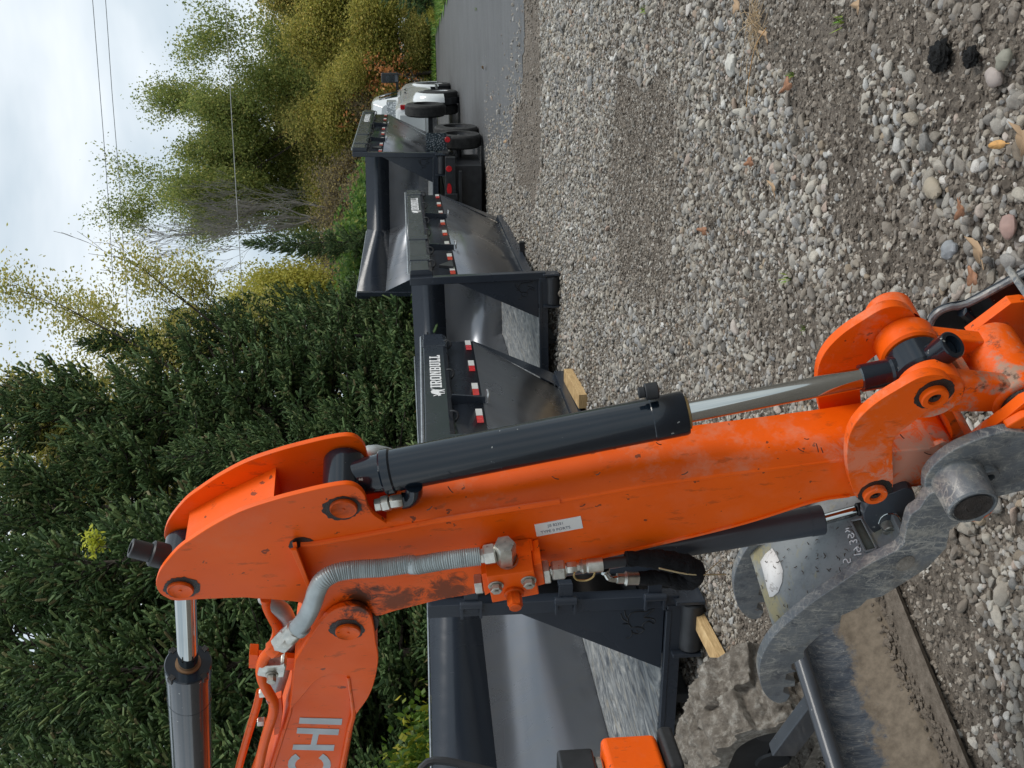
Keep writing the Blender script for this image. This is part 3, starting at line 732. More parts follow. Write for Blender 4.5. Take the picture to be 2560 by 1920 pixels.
STK = mb(); A = P(side, 0); STK.prism(A, N*.012); STK.prism([p+N*(W-.012) for p in A], N*.012)
stick = STK.build('stick', OR, XC, bevel=.0018)
def ruled(name, pts, d0, d1, th, mat, parent, close=False, bevel=.001):
    b = mb(); A = P(pts, d0); 
    for i in range(len(A)-1):
        b.add([A[i], A[i+1], A[i+1]+N*(d1-d0), A[i]+N*(d1-d0)], [(0, 1, 2, 3)], True)
    return b.build(name, mat, parent, solid=th, ang=25)
inn = lambda pts, dy: [(x, y+dy) for x, y in pts]
ruled('stick_front_plate', inn(ridge, -1.2)+[(2372, 1106.5), (2440, 1164), (2470, 1197)], .0015, W-.0015, .004, ORD, stick)
ruled('stick_rear_plate', inn(rear, -3), .010, W-.010, .004, OR, stick)
# web closing the knuckle between its two plates, set by its far edge
far = z3((322, 800), (340, 690), (600, 545), (940, 375)); dF = W-.012
b = mb(); A = P(far, dF); A2 = [p-N*(W-.024) for p in A]
for i in range(len(A)-1): b.add([A[i], A[i+1], A2[i+1], A2[i]], [(0, 1, 2, 3)])
e = AP(*z3((975, 560))[0], dF); b.add([A[-1], A2[-1], e-N*(W-.024), e], [(0, 1, 2, 3)])
b.build('knuckle_web', OR, stick, solid=.008, bevel=.001)
b = mb(); b.tube(P(z3((1120, 915), (1230, 908), (1500, 862), (1800, 806), (2117, 745)), -.001)+P([(1400, 1254)], -.001), .0065, 8); b.build('weld_bead', OR, stick)
b = mb(); b.tube(P([(x, y+1) for x, y in ridge[2:9]], .003), .0055, 10); b.build('corner_weld', OR, stick)
# rear edge flange: lighter lip along the rear of the stick
b = mb(); b.tube(P([(x, y-4) for x, y in rear[2:8]], -.002), .004, 6); b.build('edge_weld', ORD, stick)
# slot and bracket on the near side
plate('slot_patch', softly(z3((1032, 935), (1045, 900), (1080, 876), (1140, 868), (1190, 880), (1212, 893), (1130, 912), (1130, 930), (1100, 945), (1045, 950))), -.0012, .0004, GREASE, stick, 0)
b = mb(); b.loft([[AP(*q, d) for q, d in zip(z3((x-14, y), (x+16, y-6), (x+16, y-6), (x-14, y)), (-.001, -.001, dd, dd))] for x, y, dd in ((1075, 905, -.012), (1085, 962, -.022), (1185, 1240, -.026))], smooth=False); b.build('hose_bracket', OR, stick, bevel=.001)
plate('hose_bracket_lip', z3((1046, 958), (1092, 958), (1192, 1215), (1170, 1235)), -.030, -.024, OR, stick)

# pins
def pin(name, px, r, d0, d1, mat=ORG, parent=stick, hole=True, gz_=0.0, grease=True):
    c = AP(*px, 0); b = mb()
    prof = [(0, 0), (0, r*.10), (.002, r*.13), (.002, r*.80), (.0, r*.93), (.003, r), (d1-d0, r)]
    b.lathe(c+N*d0, N, prof, 36); o = b.build(name, mat, parent)
    if grease:
        g = mb(); n_ = 40; rr = random.Random(int(px[0])); ph = rr.uniform(0, 6)
        t = N.orthogonal().normalized(); u = N.cross(t)
        g.add([c+N*(gz_-.0012)]+[c+N*(gz_-.0008)+(t*math.cos(2*math.pi*i/n_)+u*math.sin(2*math.pi*i/n_))*r*(1.22+.42*max(0, math.sin(2*math.pi*i/n_+ph))*rr.uniform(.5, 1)+.14*rr.random()) for i in range(n_)], [(0, i+1, (i+1) % n_+1) for i in range(n_)])
        g.build('grease', GREASE, o)
    return o
pin('pivot_pin', z3((1427, 652))[0], .0275, -.008, .02)
pin('pivot_pin', z3((262, 1234))[0], .0275, -.008, .02)

# ---- bucket cylinder, lug to linkage
A1 = axis(*z3((1427, 652))[0], W/2); B1 = axis(*z6((1032, 905))[0], W/2+.008)
dr = (B1-A1).normalized(); Lc = (B1-A1).length
cylr = empty('bucket_cylinder', (0, 0, 0)); cylr.parent = XC
b = mb(); b.cyl(A1-N*(W/2-.014), A1+N*(W/2-.014), .043); b.lathe(A1, dr, [(0, .034), (.075, .040), (.095, .043)]); b.build('cylinder_eye', GREY, cylr)
frac = .602
b = mb(); b.lathe(A1, dr, [(.075, .02), (.080, .044), (.084, .0475), (.100, .0475), (.104, .044), (Lc*frac-.07, .044), (Lc*frac-.068, .0452), (Lc*frac-.006, .0452), (Lc*frac, .043), (Lc*frac, .0)], 48)
b.ring(A1+dr*(Lc*frac*.78), A1+dr*(Lc*frac*.78+.002), .0447, .04); brl = b.build('barrel', GREY, cylr)
b = mb(); b.lathe(A1+dr*(Lc*frac-.001), dr, [(0, .034), (.006, .034), (.008, .029), (.008, .02)], 36); b.build('rod_seal', plain('brass_seal', (.30, .20, .08), .4, .7), cylr)
b = mb(); b.lathe(A1+dr*(Lc*frac-.01), dr, [(0, .0215), (Lc*(1-frac)-.10, .0215)], 40); b.build('rod', CHROME, cylr)
b = mb(); b.lathe(B1-dr*.115, dr, [(0, 0), (0, .0275), (.055, .0285), (.06, .033), (.072, .033), (.09, .034)], 36); b.cyl(B1-N*.033, B1+N*.033, .0575)
b.build('rod_eye', GREY, cylr)
gd = (AP(*z6((1085, 520))[0], W/2+.008)-B1).normalized(); gd = (gd-N*.35).normalized()
b = mb(); b.ring(B1+gd*.03, B1+gd*.100, .028, .0185); b.cyl(B1+gd*.03, B1+gd*.086, .0195); b.build('grease_boss', GREY, cylr)
pt = A1+dr*.12-N*.05
b = mb(); q = P(z3((1650, 640), (1700, 632), (1760, 618), (1850, 605)), -.0+.02)
b.hexa(q[0], q[1], .014); b.hexa(q[1], q[2], .017); b.hexa(q[2], q[3], .0145); b.build('hose_fitting', STEEL, cylr)
b = mb(); b.tube(P(z3((1845, 606), (1890, 598), (1925, 560), (1930, 500)), .03), .018, 14, step=.006); b.build('port_elbow', GREY, cylr)
b = mb(); q = P([(1612, 980), (1645, 975)], W*.62); b.cyl(q[0], q[1], .017); b.cyl(q[0]+Vector((0, 0, .0)), q[0]+(q[0]-q[1])*.5, .011); b.build('port_fitting', BLK, cylr)
b = mb(); b.tube(P([(900, 1150), (915, 1136), (940, 1130), (985, 1142)], W+.03), .014, 14, rfun=lambda a, i: .017+.0012*math.sin(a*2600)); b.build('far_hose', HOSE, cylr)

# ---- bucket linkage
near_link = softly(z6((455, 1500), (438, 1400), (436, 1300), (455, 1180), (520, 1070), (640, 960), (800, 860), (930, 790), (1040, 768), (1140, 795), (1182, 855), (1165, 925), (1100, 975), (1000, 1012), (880, 1105), (800, 1165), (762, 1215), (750, 1290), (757, 1500), (742, 1565), (690, 1618), (590, 1648), (500, 1610)))
lk = plate('link_plate', near_link, -.030, -.008, ORD)
c0 = AP(*z6((622, 1578))[0], -.03); c1 = AP(*z6((1030, 905))[0], -.03)
def ringpin(c, parent, r=.0265):
    g = mb(); n_ = 44; t = N.orthogonal().normalized(); u = N.cross(t); rr = random.Random(3)
    g.add([c-N*.0006]+[c-N*.0006+(t*math.cos(2*math.pi*i/n_)+u*math.sin(2*math.pi*i/n_))*r*(1.32+.3*max(0, math.sin(2*math.pi*i/n_*1+.6))*rr.uniform(.6, 1)+.08*rr.random()) for i in range(n_)], [(0, i+1, (i+1) % n_+1) for i in range(n_)])
    g.build('grease', GREASE, parent)
    b = mb(); b.lathe(c-N*.013, N, [(.006, 0), (.006, r*.50), (0, r*.55), (0, r*.92), (.003, r), (.014, r)], 36); b.build('link_pin', OR, parent)
    b = mb(); b.cyl(c-N*.0075, c-N*.005, r*.48); b.hexa(c-N*.012, c-N*.006, r*.22); b.build('pin_bolt', GREASE, parent)
ringpin(c0, lk, .0250); ringpin(c1, lk, .0265)
cB = AP(*z6((1030, 905))[0], 0)
sh = N*(.165+.030)
b = mb(); b.prism([p+sh for p in P(near_link, -.030)], N*.022); b.lathe(cB+N*.187, N, [(0, .050), (.062, .050), (.070, .045), (.070, 0)], 36); b.build('link_plate', ORD, XC, bevel=.0015)
# knuckles of the casting and its two arms down to the bucket
Bp = AP(*z6((1640, 935))[0], 0)
hl = mb()
kn = mb(); kn.ring(cB-N*.008, cB+N*.042, .060, .02, 40); kn.build('casting_knuckle', ORD, XC); kn = mb(); kn.ring(cB+N*.112, cB+N*.165, .060, .02, 40); kn.build('casting_knuckle', ORD, XC)
def arm(a, bb, r0, r1, d0, d1):
    ax = (bb-a).normalized(); sdv = ax.cross(N).normalized()
    hl.prism([a+sdv*r0+N*d0, bb+sdv*r1+N*d0, bb-sdv*r1+N*d0, a-sdv*r0+N*d0], N*(d1-d0))
arm(cB, Bp, .047, .036, -.002, .034); arm(cB, Bp, .047, .036, .120, .156)
arm(lerp(cB, Bp, .30), lerp(cB, Bp, .42), .04, .036, .03, .125)
hl.cyl(Bp-N*.01, Bp+N*.17, .058)
hl.build('link_casting', ORM, XC, bevel=.008, seg=3)
b = mb(); b.ring(Bp-N*.022, Bp-N*.008, .045, .022); b.build('grease', GREASE, XC)
# lower coupler side plates
cp = z6((1225, 1305), (1400, 1160), (1545, 1055), (1659, 962), (1960, 840), (2150, 1100), (2100, 1500), (1900, 1500), (1560, 1230), (1535, 1140))
plate('coupler_plate', cp, -.055, -.030, ORD)
plate('coupler_block', z6((1536, 1130), (1659, 1060), (1990, 960), (1990, 1250), (1659, 1195), (1560, 1190)), -.075, -.055, ORD, bevel=.004)
fcp = z6((1275, 492), (1420, 385), (1570, 272), (1659, 262), (2050, 330), (2050, 620), (1700, 640), (1560, 470), (1420, 515), (1330, 512))
plate('coupler_plate', fcp, .215, .24, ORD)
plate('coupler_block', z6((1275, 470), (1560, 268), (1570, 300), (1300, 490)), .24, .255, ORD)
# muddy inner boss below the linkage
b = mb(); c = AP(*z6((1284, 1565))[0], 0); b.cyl(c-N*.02, c+N*.20, .062); b.build('bucket_pin', ORM, XC)
plate('stick_end_lip', softly(z6((1060, 985), (1120, 1060), (1160, 1150), (1150, 1240), (1080, 1330), (1180, 1300), (1255, 1220), (1200, 1090), (1120, 960))), .02, W, ORM)

# ---- printed sticker on the side of the stick
sq = z5((818, 310), (1138, 250), (1155, 332), (835, 392))
b = mb(); b.prism(P(sq, -.0012), N*.001); skr = b.build('sticker', plain('sticker_white', (.74, .73, .70), .5, 0, 0, .06), stick)
s0_, s1_, s3_ = AP(*sq[3], -.0014), AP(*sq[2], -.0014), AP(*sq[0], -.0014)
ex = (s1_-s0_); ey = (s3_-s0_); INKM = plain('faded_ink', (.10, .11, .15), .6)
def label_text(body, fx, fy, hgt, wfrac):
    exn = ex.normalized(); eyn = (ey-exn*ey.dot(exn)).normalized()
    Mt_ = Matrix((exn, eyn, exn.cross(eyn))).transposed().to_4x4(); Mt_.translation = s0_+ex*fx+ey*fy-ORG_
    cu_w = len(body)*hgt*.62; return text_obj('lettering', body, hgt, INKM, skr, Mt_, .0002, sx=wfrac*ex.length/cu_w, offset=.0)
label_text('JIS B2351', .27, .55, .0125, .50); label_text('TYPE 0 PORTS', .10, .12, .0125, .76)

# ---- manifold block with its fittings
fr = z5((488, 672), (815, 628), (851, 790), (528, 850))
bl = plate('manifold_block', fr, -.085, -.002, OR, XC, .002)
b = mb(); q = P(z5((470, 462), (797, 404), (815, 425), (482, 482)), -.002); b.prism(q, -N*.03); b.build('manifold_lug', OR, bl, bevel=.001)
plate('manifold_flange', z5((452, 655), (500, 640), (520, 775), (478, 800)), -.07, -.004, ORD, bl)
plate('manifold_flange', z5((812, 590), (868, 570), (892, 720), (835, 735)), -.065, -.004, ORD, bl)
def hexl(name, p0, p1, d, r, mat=STEEL, parent=bl):
    b = mb(); b.hexa(AP(*z5(p0)[0], d), AP(*z5(p1)[0], d), r); return b.build(name, mat, parent)
hexl('hex_plug', (462, 715), (405, 722), -.045, .0235)
b = mb(); a_ = axis(*z5((620, 700))[0], -.05)
upv = (AP(*z5((625, 400))[0], -.05)-AP(*z5((645, 640))[0], -.05)).normalized()
e0 = AP(*z5((650, 560))[0], -.048); eu = (ray(1, 1)*0+Vector((1, -1, 0))).normalized()
# elbow: hex base on the side face turning toward the hose
b.lathe(AP(*z5((648, 598))[0], -.045), AP(*z5((618, 500))[0], -.06)-AP(*z5((648, 598))[0], -.045), [(0, 0), (0, .029), (.008, .029), (.010, .022), (.045, .022)], 28)
b.build('elbow_base', BOLT, bl)
b = mb(); b.hexa(AP(*z5((618, 560))[0], -.055), AP(*z5((612, 440))[0], -.055), .0235); b.build('elbow', STEEL, bl)
hexl('hose_nut', (470, 520), (553, 506), -.055, .0225); hexl('hose_nut', (435, 530), (472, 524), -.055, .0165)
for p in ((552, 728), (778, 692)):
    c = AP(*z5(p)[0], -.085); b = mb(); b.cyl(c, c-N*.003, .0165); b.build('washer', BOLT, bl)
    b = mb(); b.hexa(c-N*.003, c-N*.016, .0125); b.lathe(c-N*.012, -N, [(0, 0), (.0045, .001), (.006, .005), (.006, .0)], 6); b.build('bolt', BOLT, bl)
c = AP(*z5((675, 775))[0], -.085); b = mb(); b.cyl(c, c-N*.008, .021); b.hexa(c-N*.008, c-N*.036, .0165); b.cyl(c-N*.036, c-N*.040, .013); b.build('relief_plug', ORG, bl)
# right hand fittings, then the capped hose in its black sleeve
for nm, p0, p1, r in (('hex_nut', (878, 640), (925, 633), .0275), ('hex_nut', (935, 628), (1030, 618), .0225), ('hex_nut', (1040, 608), (1108, 602), .0135)): hexl(nm, p0, p1, -.035, r)
b = mb(); b.cyl(AP(*z5((925, 632))[0], -.035), AP(*z5((1045, 612))[0], -.035), .0115); b.cyl(AP(*z5((1105, 602))[0], -.035), AP(*z5((1135, 600))[0], -.035), .009)
b.lathe(AP(*z5((1130, 600))[0], -.035), AP(*z5((1250, 588))[0], -.035)-AP(*z5((1130, 600))[0], -.035), [(0, .010), (.006, .0165), (.014, .013), (.018, .0155), (.050, .0155), (.050, .012)], 24); b.build('crimp', STEEL, bl)
b = mb(); b.tube(P(z5((1240, 590), (1330, 575), (1460, 560)), -.035), .0115, 14); b.build('hose', RUB, bl)
sl = [(1450, 545, .0165), (1500, 545, .017), (1620, 545, .0215), (1740, 562, .0235), (1840, 580, .023), (1905, 610, .024), (1925, 650, .025), (1880, 690, .024), (1800, 690, .021), (1700, 672, .017), (1600, 678, .0165), (1540, 680, .0155)]
Pp = P(z5(*[(x, y) for x, y, r in sl]), -.035); rads = [r for *_, r in sl]
b = mb(); cr_ = crom(Pp, .006); nn = len(cr_)
b.tube(cr_, .02, 18, smoothpath=False, rfun=lambda a, i: float(np.interp(i/nn, np.linspace(0, 1, len(rads)), rads))*(1+.05*math.sin(a*190)+.035*math.sin(a*410+1))); b.build('fabric_sleeve', FAB, bl)
b = mb(); b.lathe(AP(*z5((1535, 680))[0], -.035), AP(*z5((1400, 680))[0], -.035)-AP(*z5((1535, 680))[0], -.035), [(0, .012), (0, .0145), (.024, .0145), (.028, .0165), (.033, .0115), (.048, .0115), (.048, .006)], 24); b.build('crimp', STEEL, bl)
b = mb(); b.tube(P(z5((1405, 680), (1365, 684), (1330, 672), (1308, 640), (1300, 618)), -.035), .0075, 12, step=.004); b.cyl(AP(*z5((1303, 630))[0], -.035), AP(*z5((1300, 612))[0], -.035), .0115); b.build('hose_end', CHROME, bl)
b = mb(); b.tube(P(z5((1096, 640), (1092, 665), (1110, 688), (1150, 695), (1190, 690), (1225, 668), (1236, 636)), -.05), .0022, 6, step=.004); b.build('wire_tie', plain('brass_wire', (.45, .33, .14), .4, .8), bl)
b = mb(); b.tube(P3(z5((1680, 610), (1760, 628), (1870, 650), (1990, 655), (2140, 652)), (-.062, -.062, -.06, -.05, -.02)), .0019, 5); b.tube(P3(z5((1985, 655), (2040, 610), (2100, 560)), (-.05, -.03, -.01)), .0012, 5); b.build('string', plain('twine', (.45, .36, .20), .8), bl)

# ---- hoses and hard pipes up the boom
hz = z5((445, 527), (330, 540), (180, 560), (0, 590))+z3((1900, 1060), (1700, 1085), (1500, 1098), (1370, 1122), (1280, 1175), (1235, 1250), (1210, 1330), (1160, 1440), (1095, 1520))
hd = [-.055]*3+[-.05, -.045, -.045, -.045, -.05, -.06, -.065, -.065, -.06, -.055]
Hp = crom(P3(hz, hd), .0011); tot = sum((Hp[i+1]-Hp[i]).length for i in range(len(Hp)-1))
b = mb(); b.tube(Hp, .0195, 16, smoothpath=False, rfun=lambda a, i: (.0190+.0008*min(1, max(0, (a/tot-.55)*8)))+(.0010*min(1, max(0.12, (.68-a/tot)*9)))*math.sin(a*2*math.pi/.0044)); b.build('spiral_hose', HOSE, XC)
def fit(name, pa, pb, d, r, mat=STEEL, hexed=False):
    b = mb(); A, B = AP(*pa, d), AP(*pb, d)
    (b.hexa if hexed else b.cyl)(A, B, r); return b.build(name, mat, XC)
fit('hose_clip', z4((1155, 360))[0], z4((1120, 395))[0], -.055, .0208, HOSE)
fit('hose_ferrule', z4((1110, 380))[0], z4((1055, 440))[0], -.055, .0215)
fit('hose_nut', z4((1060, 425))[0], z4((985, 500))[0], -.055, .0235, STEEL, True)
fit('pipe_nut', z4((992, 495))[0], z4((930, 545))[0], -.055, .0215, OR, True)
def pipe(name, pts, ds, r, mat):
    b = mb(); b.tube(P3(pts, ds), r, 16, step=.008); return b.build(name, mat, XC)
pipe('hard_pipe', z4((960, 520), (905, 560), (868, 610), (852, 680), (858, 740), (885, 810), (925, 880), (945, 935), (938, 1010), (905, 1110), (868, 1240), (835, 1397), (780, 1640)), [-.05, -.05, -.05, -.048, -.045, -.04, -.04, -.04, -.04, -.04, -.04, -.04, -.04], .0125, OR)
pipe('hard_pipe', z4((885, 160), (905, 240), (945, 320), (970, 370), (968, 430), (940, 500), (905, 570)), [.05]*7, .0125, OR)
pipe('hard_pipe', z4((845, 840), (825, 930), (780, 1080), (730, 1250), (690, 1397), (640, 1600)), [.06]*6, .0105, OR)
pipe('spiral_hose', z4((885, 150), (925, 190), (1000, 245), (1040, 310), (1060, 390), (1050, 480), (1025, 580), (1000, 700), (960, 830), (945, 900)), [.06]*3+[.07]*7, .020, HOSE)
pipe('hard_pipe', z4((960, 960), (910, 1100), (850, 1300), (800, 1450), (760, 1640)), [.02]*5, .0125, OR)
plate('pipe_bracket', z4((765, 572), (1110, 600), (1105, 690), (762, 672)), .03, .045, OR)
plate('pipe_bracket', z4((765, 572), (830, 576), (828, 676), (762, 672)), .0, .03, OR)
pc = plate('pipe_clamp', z4((822, 730), (835, 665), (930, 660), (1000, 655), (1020, 640), (1036, 665), (1022, 740), (930, 748)), -.062, -.03, STEEL, XC, .004)
c = AP(*z4((930, 720))[0], -.062); b = mb(); b.cyl(c, c-N*.003, .0145); b.hexa(c-N*.003, c-N*.019, .0108); b.build('bolt', BOLT, pc)
fit('pipe_union', z4((840, 855))[0], z4((900, 850))[0], .04, .012, STEEL, True); fit('pipe_union', z4((825, 1060))[0], z4((880, 1058))[0], .04, .013, STEEL, True)
plate('boom_tab', z4((955, 900), (1000, 885), (1010, 1000), (985, 1150), (945, 1160)), .0, .02, OR)

# ---- boom
boom = z4((780, 1900), (930, 1397), (1058, 1000), (1080, 800), (1095, 640), (1120, 585), (1240, 398), (1328, 290), (1400, 240), (1500, 217), (1590, 232), (1655, 300), (1688, 480), (1704, 630), (1650, 850), (1540, 1010), (1520, 1120), (1470, 1397), (1370, 1900))
cheek = softly(z4((1058, 985), (1080, 800), (1095, 640), (1120, 585), (1240, 398), (1328, 290), (1400, 240), (1500, 217), (1590, 232), (1655, 300), (1688, 480), (1704, 630), (1650, 850), (1545, 1010), (1520, 930), (1508, 830), (1484, 738), (1400, 712), (1330, 722), (1240, 775), (1150, 880)), hard=(0, 13))
bo = mb(); bo.prism(P(cheek, -.018), N*.014); bo.prism([p+N*(W+.008) for p in P(cheek, -.004)], N*.014)
boomo = bo.build('boom', OR, XC, bevel=.0025)
core = z4((780, 1900), (932, 1397), (1062, 985), (1110, 640), (1400, 300), (1600, 320), (1690, 640), (1640, 850), (1542, 1010), (1520, 1120), (1470, 1397), (1370, 1900))
b = mb(); b.prism(P(core, -.004), N*(W+.012)); b.build('boom_box', OR, boomo, bevel=.004)
cover = [(x+0, y) for x, y in boom[1:9]]
b = mb(); A = P([(x, y) for x, y in z4((870, 1600), (940, 1397), (1066, 1000), (1088, 800), (1104, 640), (1128, 590), (1246, 405), (1325, 300))], -.006)
for i in range(len(A)-1): b.add([A[i], A[i+1], A[i+1]+N*(W+.016), A[i]+N*(W+.016)], [(0, 1, 2, 3)])
b.build('boom_top_plate', OR, boomo, solid=.006)
b = mb(); A = P([(x-2, y) for x, y in z4((1655, 310), (1684, 480), (1698, 630), (1646, 845), (1536, 1008), (1515, 1120), (1466, 1397), (1420, 1620))], -.006)
for i in range(len(A)-1): b.add([A[i], A[i+1], A[i+1]+N*(W+.016), A[i]+N*(W+.016)], [(0, 1, 2, 3)])
b.build('boom_bottom_plate', OR, boomo, solid=.006)
b = mb(); b.tube(P(z4((1487, 735), (1500, 820), (1512, 900), (1520, 960)), -.018), .0045, 8); b.tube(P(z4((1515, 900), (1525, 1000), (1500, 1100), (1470, 1250), (1440, 1397), (1400, 1560)), -.012), .007, 8); b.build('weld_bead', ORD, boomo)
pin('boom_pin', z4((1485, 345))[0], .0285, -.027, 0, parent=boomo, gz_=-.018)
# greasy collar between boom head and stick
bc = AP(*z4((1500, 345))[0], 0)
b = mb(); b.lathe(bc-N*.004, N, [(0, .05), (0, .064), (.012, .066), (.016, .058)], 36); b.build('grease', GREASE, boomo)
# lettering on the boom: three letters are in the picture, the rest run out of it
lt = mb()
def stroke(*p): lt.prism(P(z4(*p), -.0055), N*.0012)
stroke((1133, 1032), (1443, 1040), (1437, 1084), (1127, 1074))
stroke((1116, 1106), (1420, 1116), (1413, 1158), (1110, 1146)); stroke((1086, 1228), (1386, 1230), (1380, 1272), (1079, 1264)); stroke((1230, 1150), (1272, 1152), (1254, 1232), (1212, 1230))
cx, cy = 1203, 1374
for i in range(16):
    a0, a1 = [R(-62-(i+k)*236/16) for k in (0, 1)]
    f_ = lambda a, r: (cx+156*r*math.sin(a)*-1*-1, cy-105*r*math.cos(a)*-1*-1)
    stroke(*[(cx+rx*math.sin(a), cy+ry*math.cos(a)) for a, rx, ry in ((R(-140+280*i/16), 157, 104), (R(-140+280*(i+1)/16), 157, 104), (R(-140+280*(i+1)/16), 104, 62), (R(-140+280*i/16), 104, 62))])
lt.build('lettering', plain('silver_lettering', (.42, .46, .48), .45, .1, 0, .1), boomo)

# ---- stick cylinder above the boom
T1 = axis(*z3((262, 1234))[0], W/2)
pe = AP(*z4((330, 900))[0], W/2-.004); dr2 = (AP(*z4((352, 1397))[0], W/2)-AP(*z4((303, 185))[0], W/2)).normalized()
sc2 = empty('stick_cylinder'); sc2.parent = XC
b = mb(); b.cyl(T1-N*(W/2-.013), T1+N*(W/2-.013), .047); b.build('cylinder_eye', GREY, sc2)
st = (AP(*z3((92, 990))[0], W/2)-T1).normalized()
b = mb(); b.cyl(T1, T1+st*.075, .028); b.ring(T1+st*.07, T1+st*.118, .0205, .0125); b.build('grease_boss', BLK, sc2)
Q0 = AP(*z4((304, 200))[0], W/2); Q0 = T1+dr2*((Q0-T1).dot(dr2))+(Q0-T1-dr2*((Q0-T1).dot(dr2)))
L1 = (AP(*z4((325, 640))[0], W/2)-Q0).dot(dr2)
b = mb(); b.lathe(Q0-dr2*.08, dr2, [(0, .0245), (.08+L1+.02, .0245)], 40); b.build('rod', CHROME, sc2)
E0 = Q0+dr2*L1
b = mb(); b.lathe(E0-dr2*.004, dr2, [(0, .028), (0, .0540), (.004, .0565), (.038, .0565), (.040, .0545), (.16, .0545), (.161, .0552), (.164, .0552), (.165, .0545), (.9, .0545), (.9, 0)], 48); b.build('barrel', GREY, sc2)
b = mb(); b.lathe(E0-dr2*.008, dr2, [(0, .0245), (0, .030), (.005, .031)], 36); b.build('rod_seal', plain('brown_seal', (.20, .11, .05), .4), sc2)
b = mb(); t = N.orthogonal().normalized()
for a in (40, 130, 220, 310):
    v = Matrix.Rotation(R(a), 3, dr2) @ (N-dr2*N.dot(dr2)).normalized(); b.box(E0+v*.0535+dr2*.003, (.014, .014, .018), Matrix((v, dr2.cross(v), dr2)).transposed())
b.build('gland_notch', GREASE, sc2)
# ---- thumb
TN = -.105
outer = z7((1262, 60), (1195, 95), (1150, 165), (1095, 210), (1065, 320), (1035, 395), (850, 492), (700, 592), (500, 732), (330, 880), (255, 985), (225, 1080), (235, 1180), (270, 1248), (330, 1286), (385, 1276))
inner = z7((405, 1240), (365, 1222), (372, 1195), (432, 1190), (435, 1160), (378, 1150), (385, 1118), (442, 1105), (415, 1085), (415, 1062), (488, 1022), (485, 985), (515, 950), (575, 895), (580, 855), (692, 825), (702, 782), (800, 738), (850, 690), (935, 672), (1010, 625), (1200, 505), (1305, 392), (1325, 290), (1400, 235), (1500, 240), (1590, 150), (1560, 60), (1440, 0), (1330, 10))
tp = smooth(outer, 8)[:-1]
def openspl(pts): return [(p.x, p.y) for p in crom([Vector((x, y, 0)) for x, y in pts], 8)]
tb = openspl(outer)+inner
thumb = plate('thumb_plate', tb, TN, TN+.026, WORN, XC, .002)
# lightening hole shown as a through ring
c = AP(*z7((1068, 480))[0], TN); b = mb(); n_ = 24
t = (AP(*z7((1120, 455))[0], TN)-c); u = (AP(*z7((1075, 512))[0], TN)-c)
b.add([c-N*.0008+t*math.cos(2*math.pi*i/n_)*1.05+u*math.sin(2*math.pi*i/n_)*1.1 for i in range(n_)], [tuple(range(n_))]); b.build('hole', DMUD, thumb)
b = mb(); b.prism([p+N*(.245) for p in P(tb, TN)], N*.022); b.build('thumb_plate', WORN, XC, bevel=.002)
# back plate of the thumb, across between its side plates
bk = z7((1062, 318), (1030, 392), (850, 485), (700, 585), (500, 725), (322, 875))
b = mb(); A = P(openspl(bk), TN+.026)
for i in range(len(A)-1): b.add([A[i], A[i+1], A[i+1]+N*.22, A[i]+N*.22], [(0, 1, 2, 3)])
back = b.build('thumb_back', DUST, XC, solid=.012, bevel=.002)
nb = (A[len(A)//2+3]-A[len(A)//2-3]).normalized().cross(N); nb = -nb if nb.dot(ray(2000, 1450)) > 0 else nb
def onback(x, y, lift=.008):       # a point on the sloping back plate
    r = ray(*z7((x, y))[0]); i = len(A)//2; best = None
    for k in range(len(A)-1):
        e = (A[k+1]-A[k]).normalized(); nn_ = e.cross(N).normalized()
        if nn_.dot(r) > 0: nn_ = -nn_
        o = A[k]+nn_*lift-EYE; t_ = o.dot(nn_)/r.dot(nn_); p = EYE+r*t_
        s_ = (p-A[k]).dot(e); Lk = (A[k+1]-A[k]).length
        m_ = max(-s_, s_-Lk)
        if best is None or m_ < best[0]: best = (m_, p)
    return best[1]
stk = [(300, 393), (322, 425), (345, 470), (362, 520), (358, 585), (335, 645), (305, 672), (285, 674), (270, 620), (252, 540), (232, 470), (262, 425)]
b = mb(); cpt = onback(300, 540, .0085); ring_ = [onback(x, y, .0075) for x, y in stk]
b.add([cpt]+ring_, [(0, i+1, (i+1) % len(ring_)+1) for i in range(len(ring_))])
m = Mat('torn_sticker'); m.set(color=m.mix(m.ramp(m.noise(45, 6, .7, dist=2), [(.55, 0), (.66, .8)]), (.72, .70, .68), (.22, .19, .17)), rough=.5); b.build('torn_sticker', m.m, back, solid=.0006)
wr = mb()
def chalk(*pts): wr.tube([onback(x, y, .0075) for x, y in pts], .0014, 5, step=.004)
chalk((712, 478), (712, 462), (722, 455), (732, 462), (740, 478), (752, 470), (750, 452))                 # 2
chalk((772, 432), (815, 425)); chalk((770, 405), (790, 385), (810, 395), (805, 412), (792, 408), (788, 392))   # 1 6
chalk((752, 372), (748, 355), (762, 350), (768, 360), (772, 348), (788, 345), (788, 362)); chalk((738, 335), (742, 315), (755, 318), (758, 332), (772, 326), (768, 310), (758, 306)); chalk((722, 300), (735, 290), (748, 298)); chalk((725, 282), (745, 276))
wr.build('chalk_marks', LETT, back)
b = mb(); fr_ = [onback(x, y, .009) for x, y in ((752, 235), (815, 222), (905, 398), (838, 412))]
for i in range(4): b.tube([fr_[i], fr_[(i+1) % 4]], .003, 6, smoothpath=False)
b.build('plate_frame', DUST, back)
b = mb(); b.add([lerp(p, fr_[0], 0)+Vector((0, 0, -.001)) for p in fr_], [(0, 1, 2, 3)]); b.build('data_plate', plain('dull_plate', (.06, .065, .05), .6), back, solid=.001)
nd_ = mb(); rq = random.Random(8)
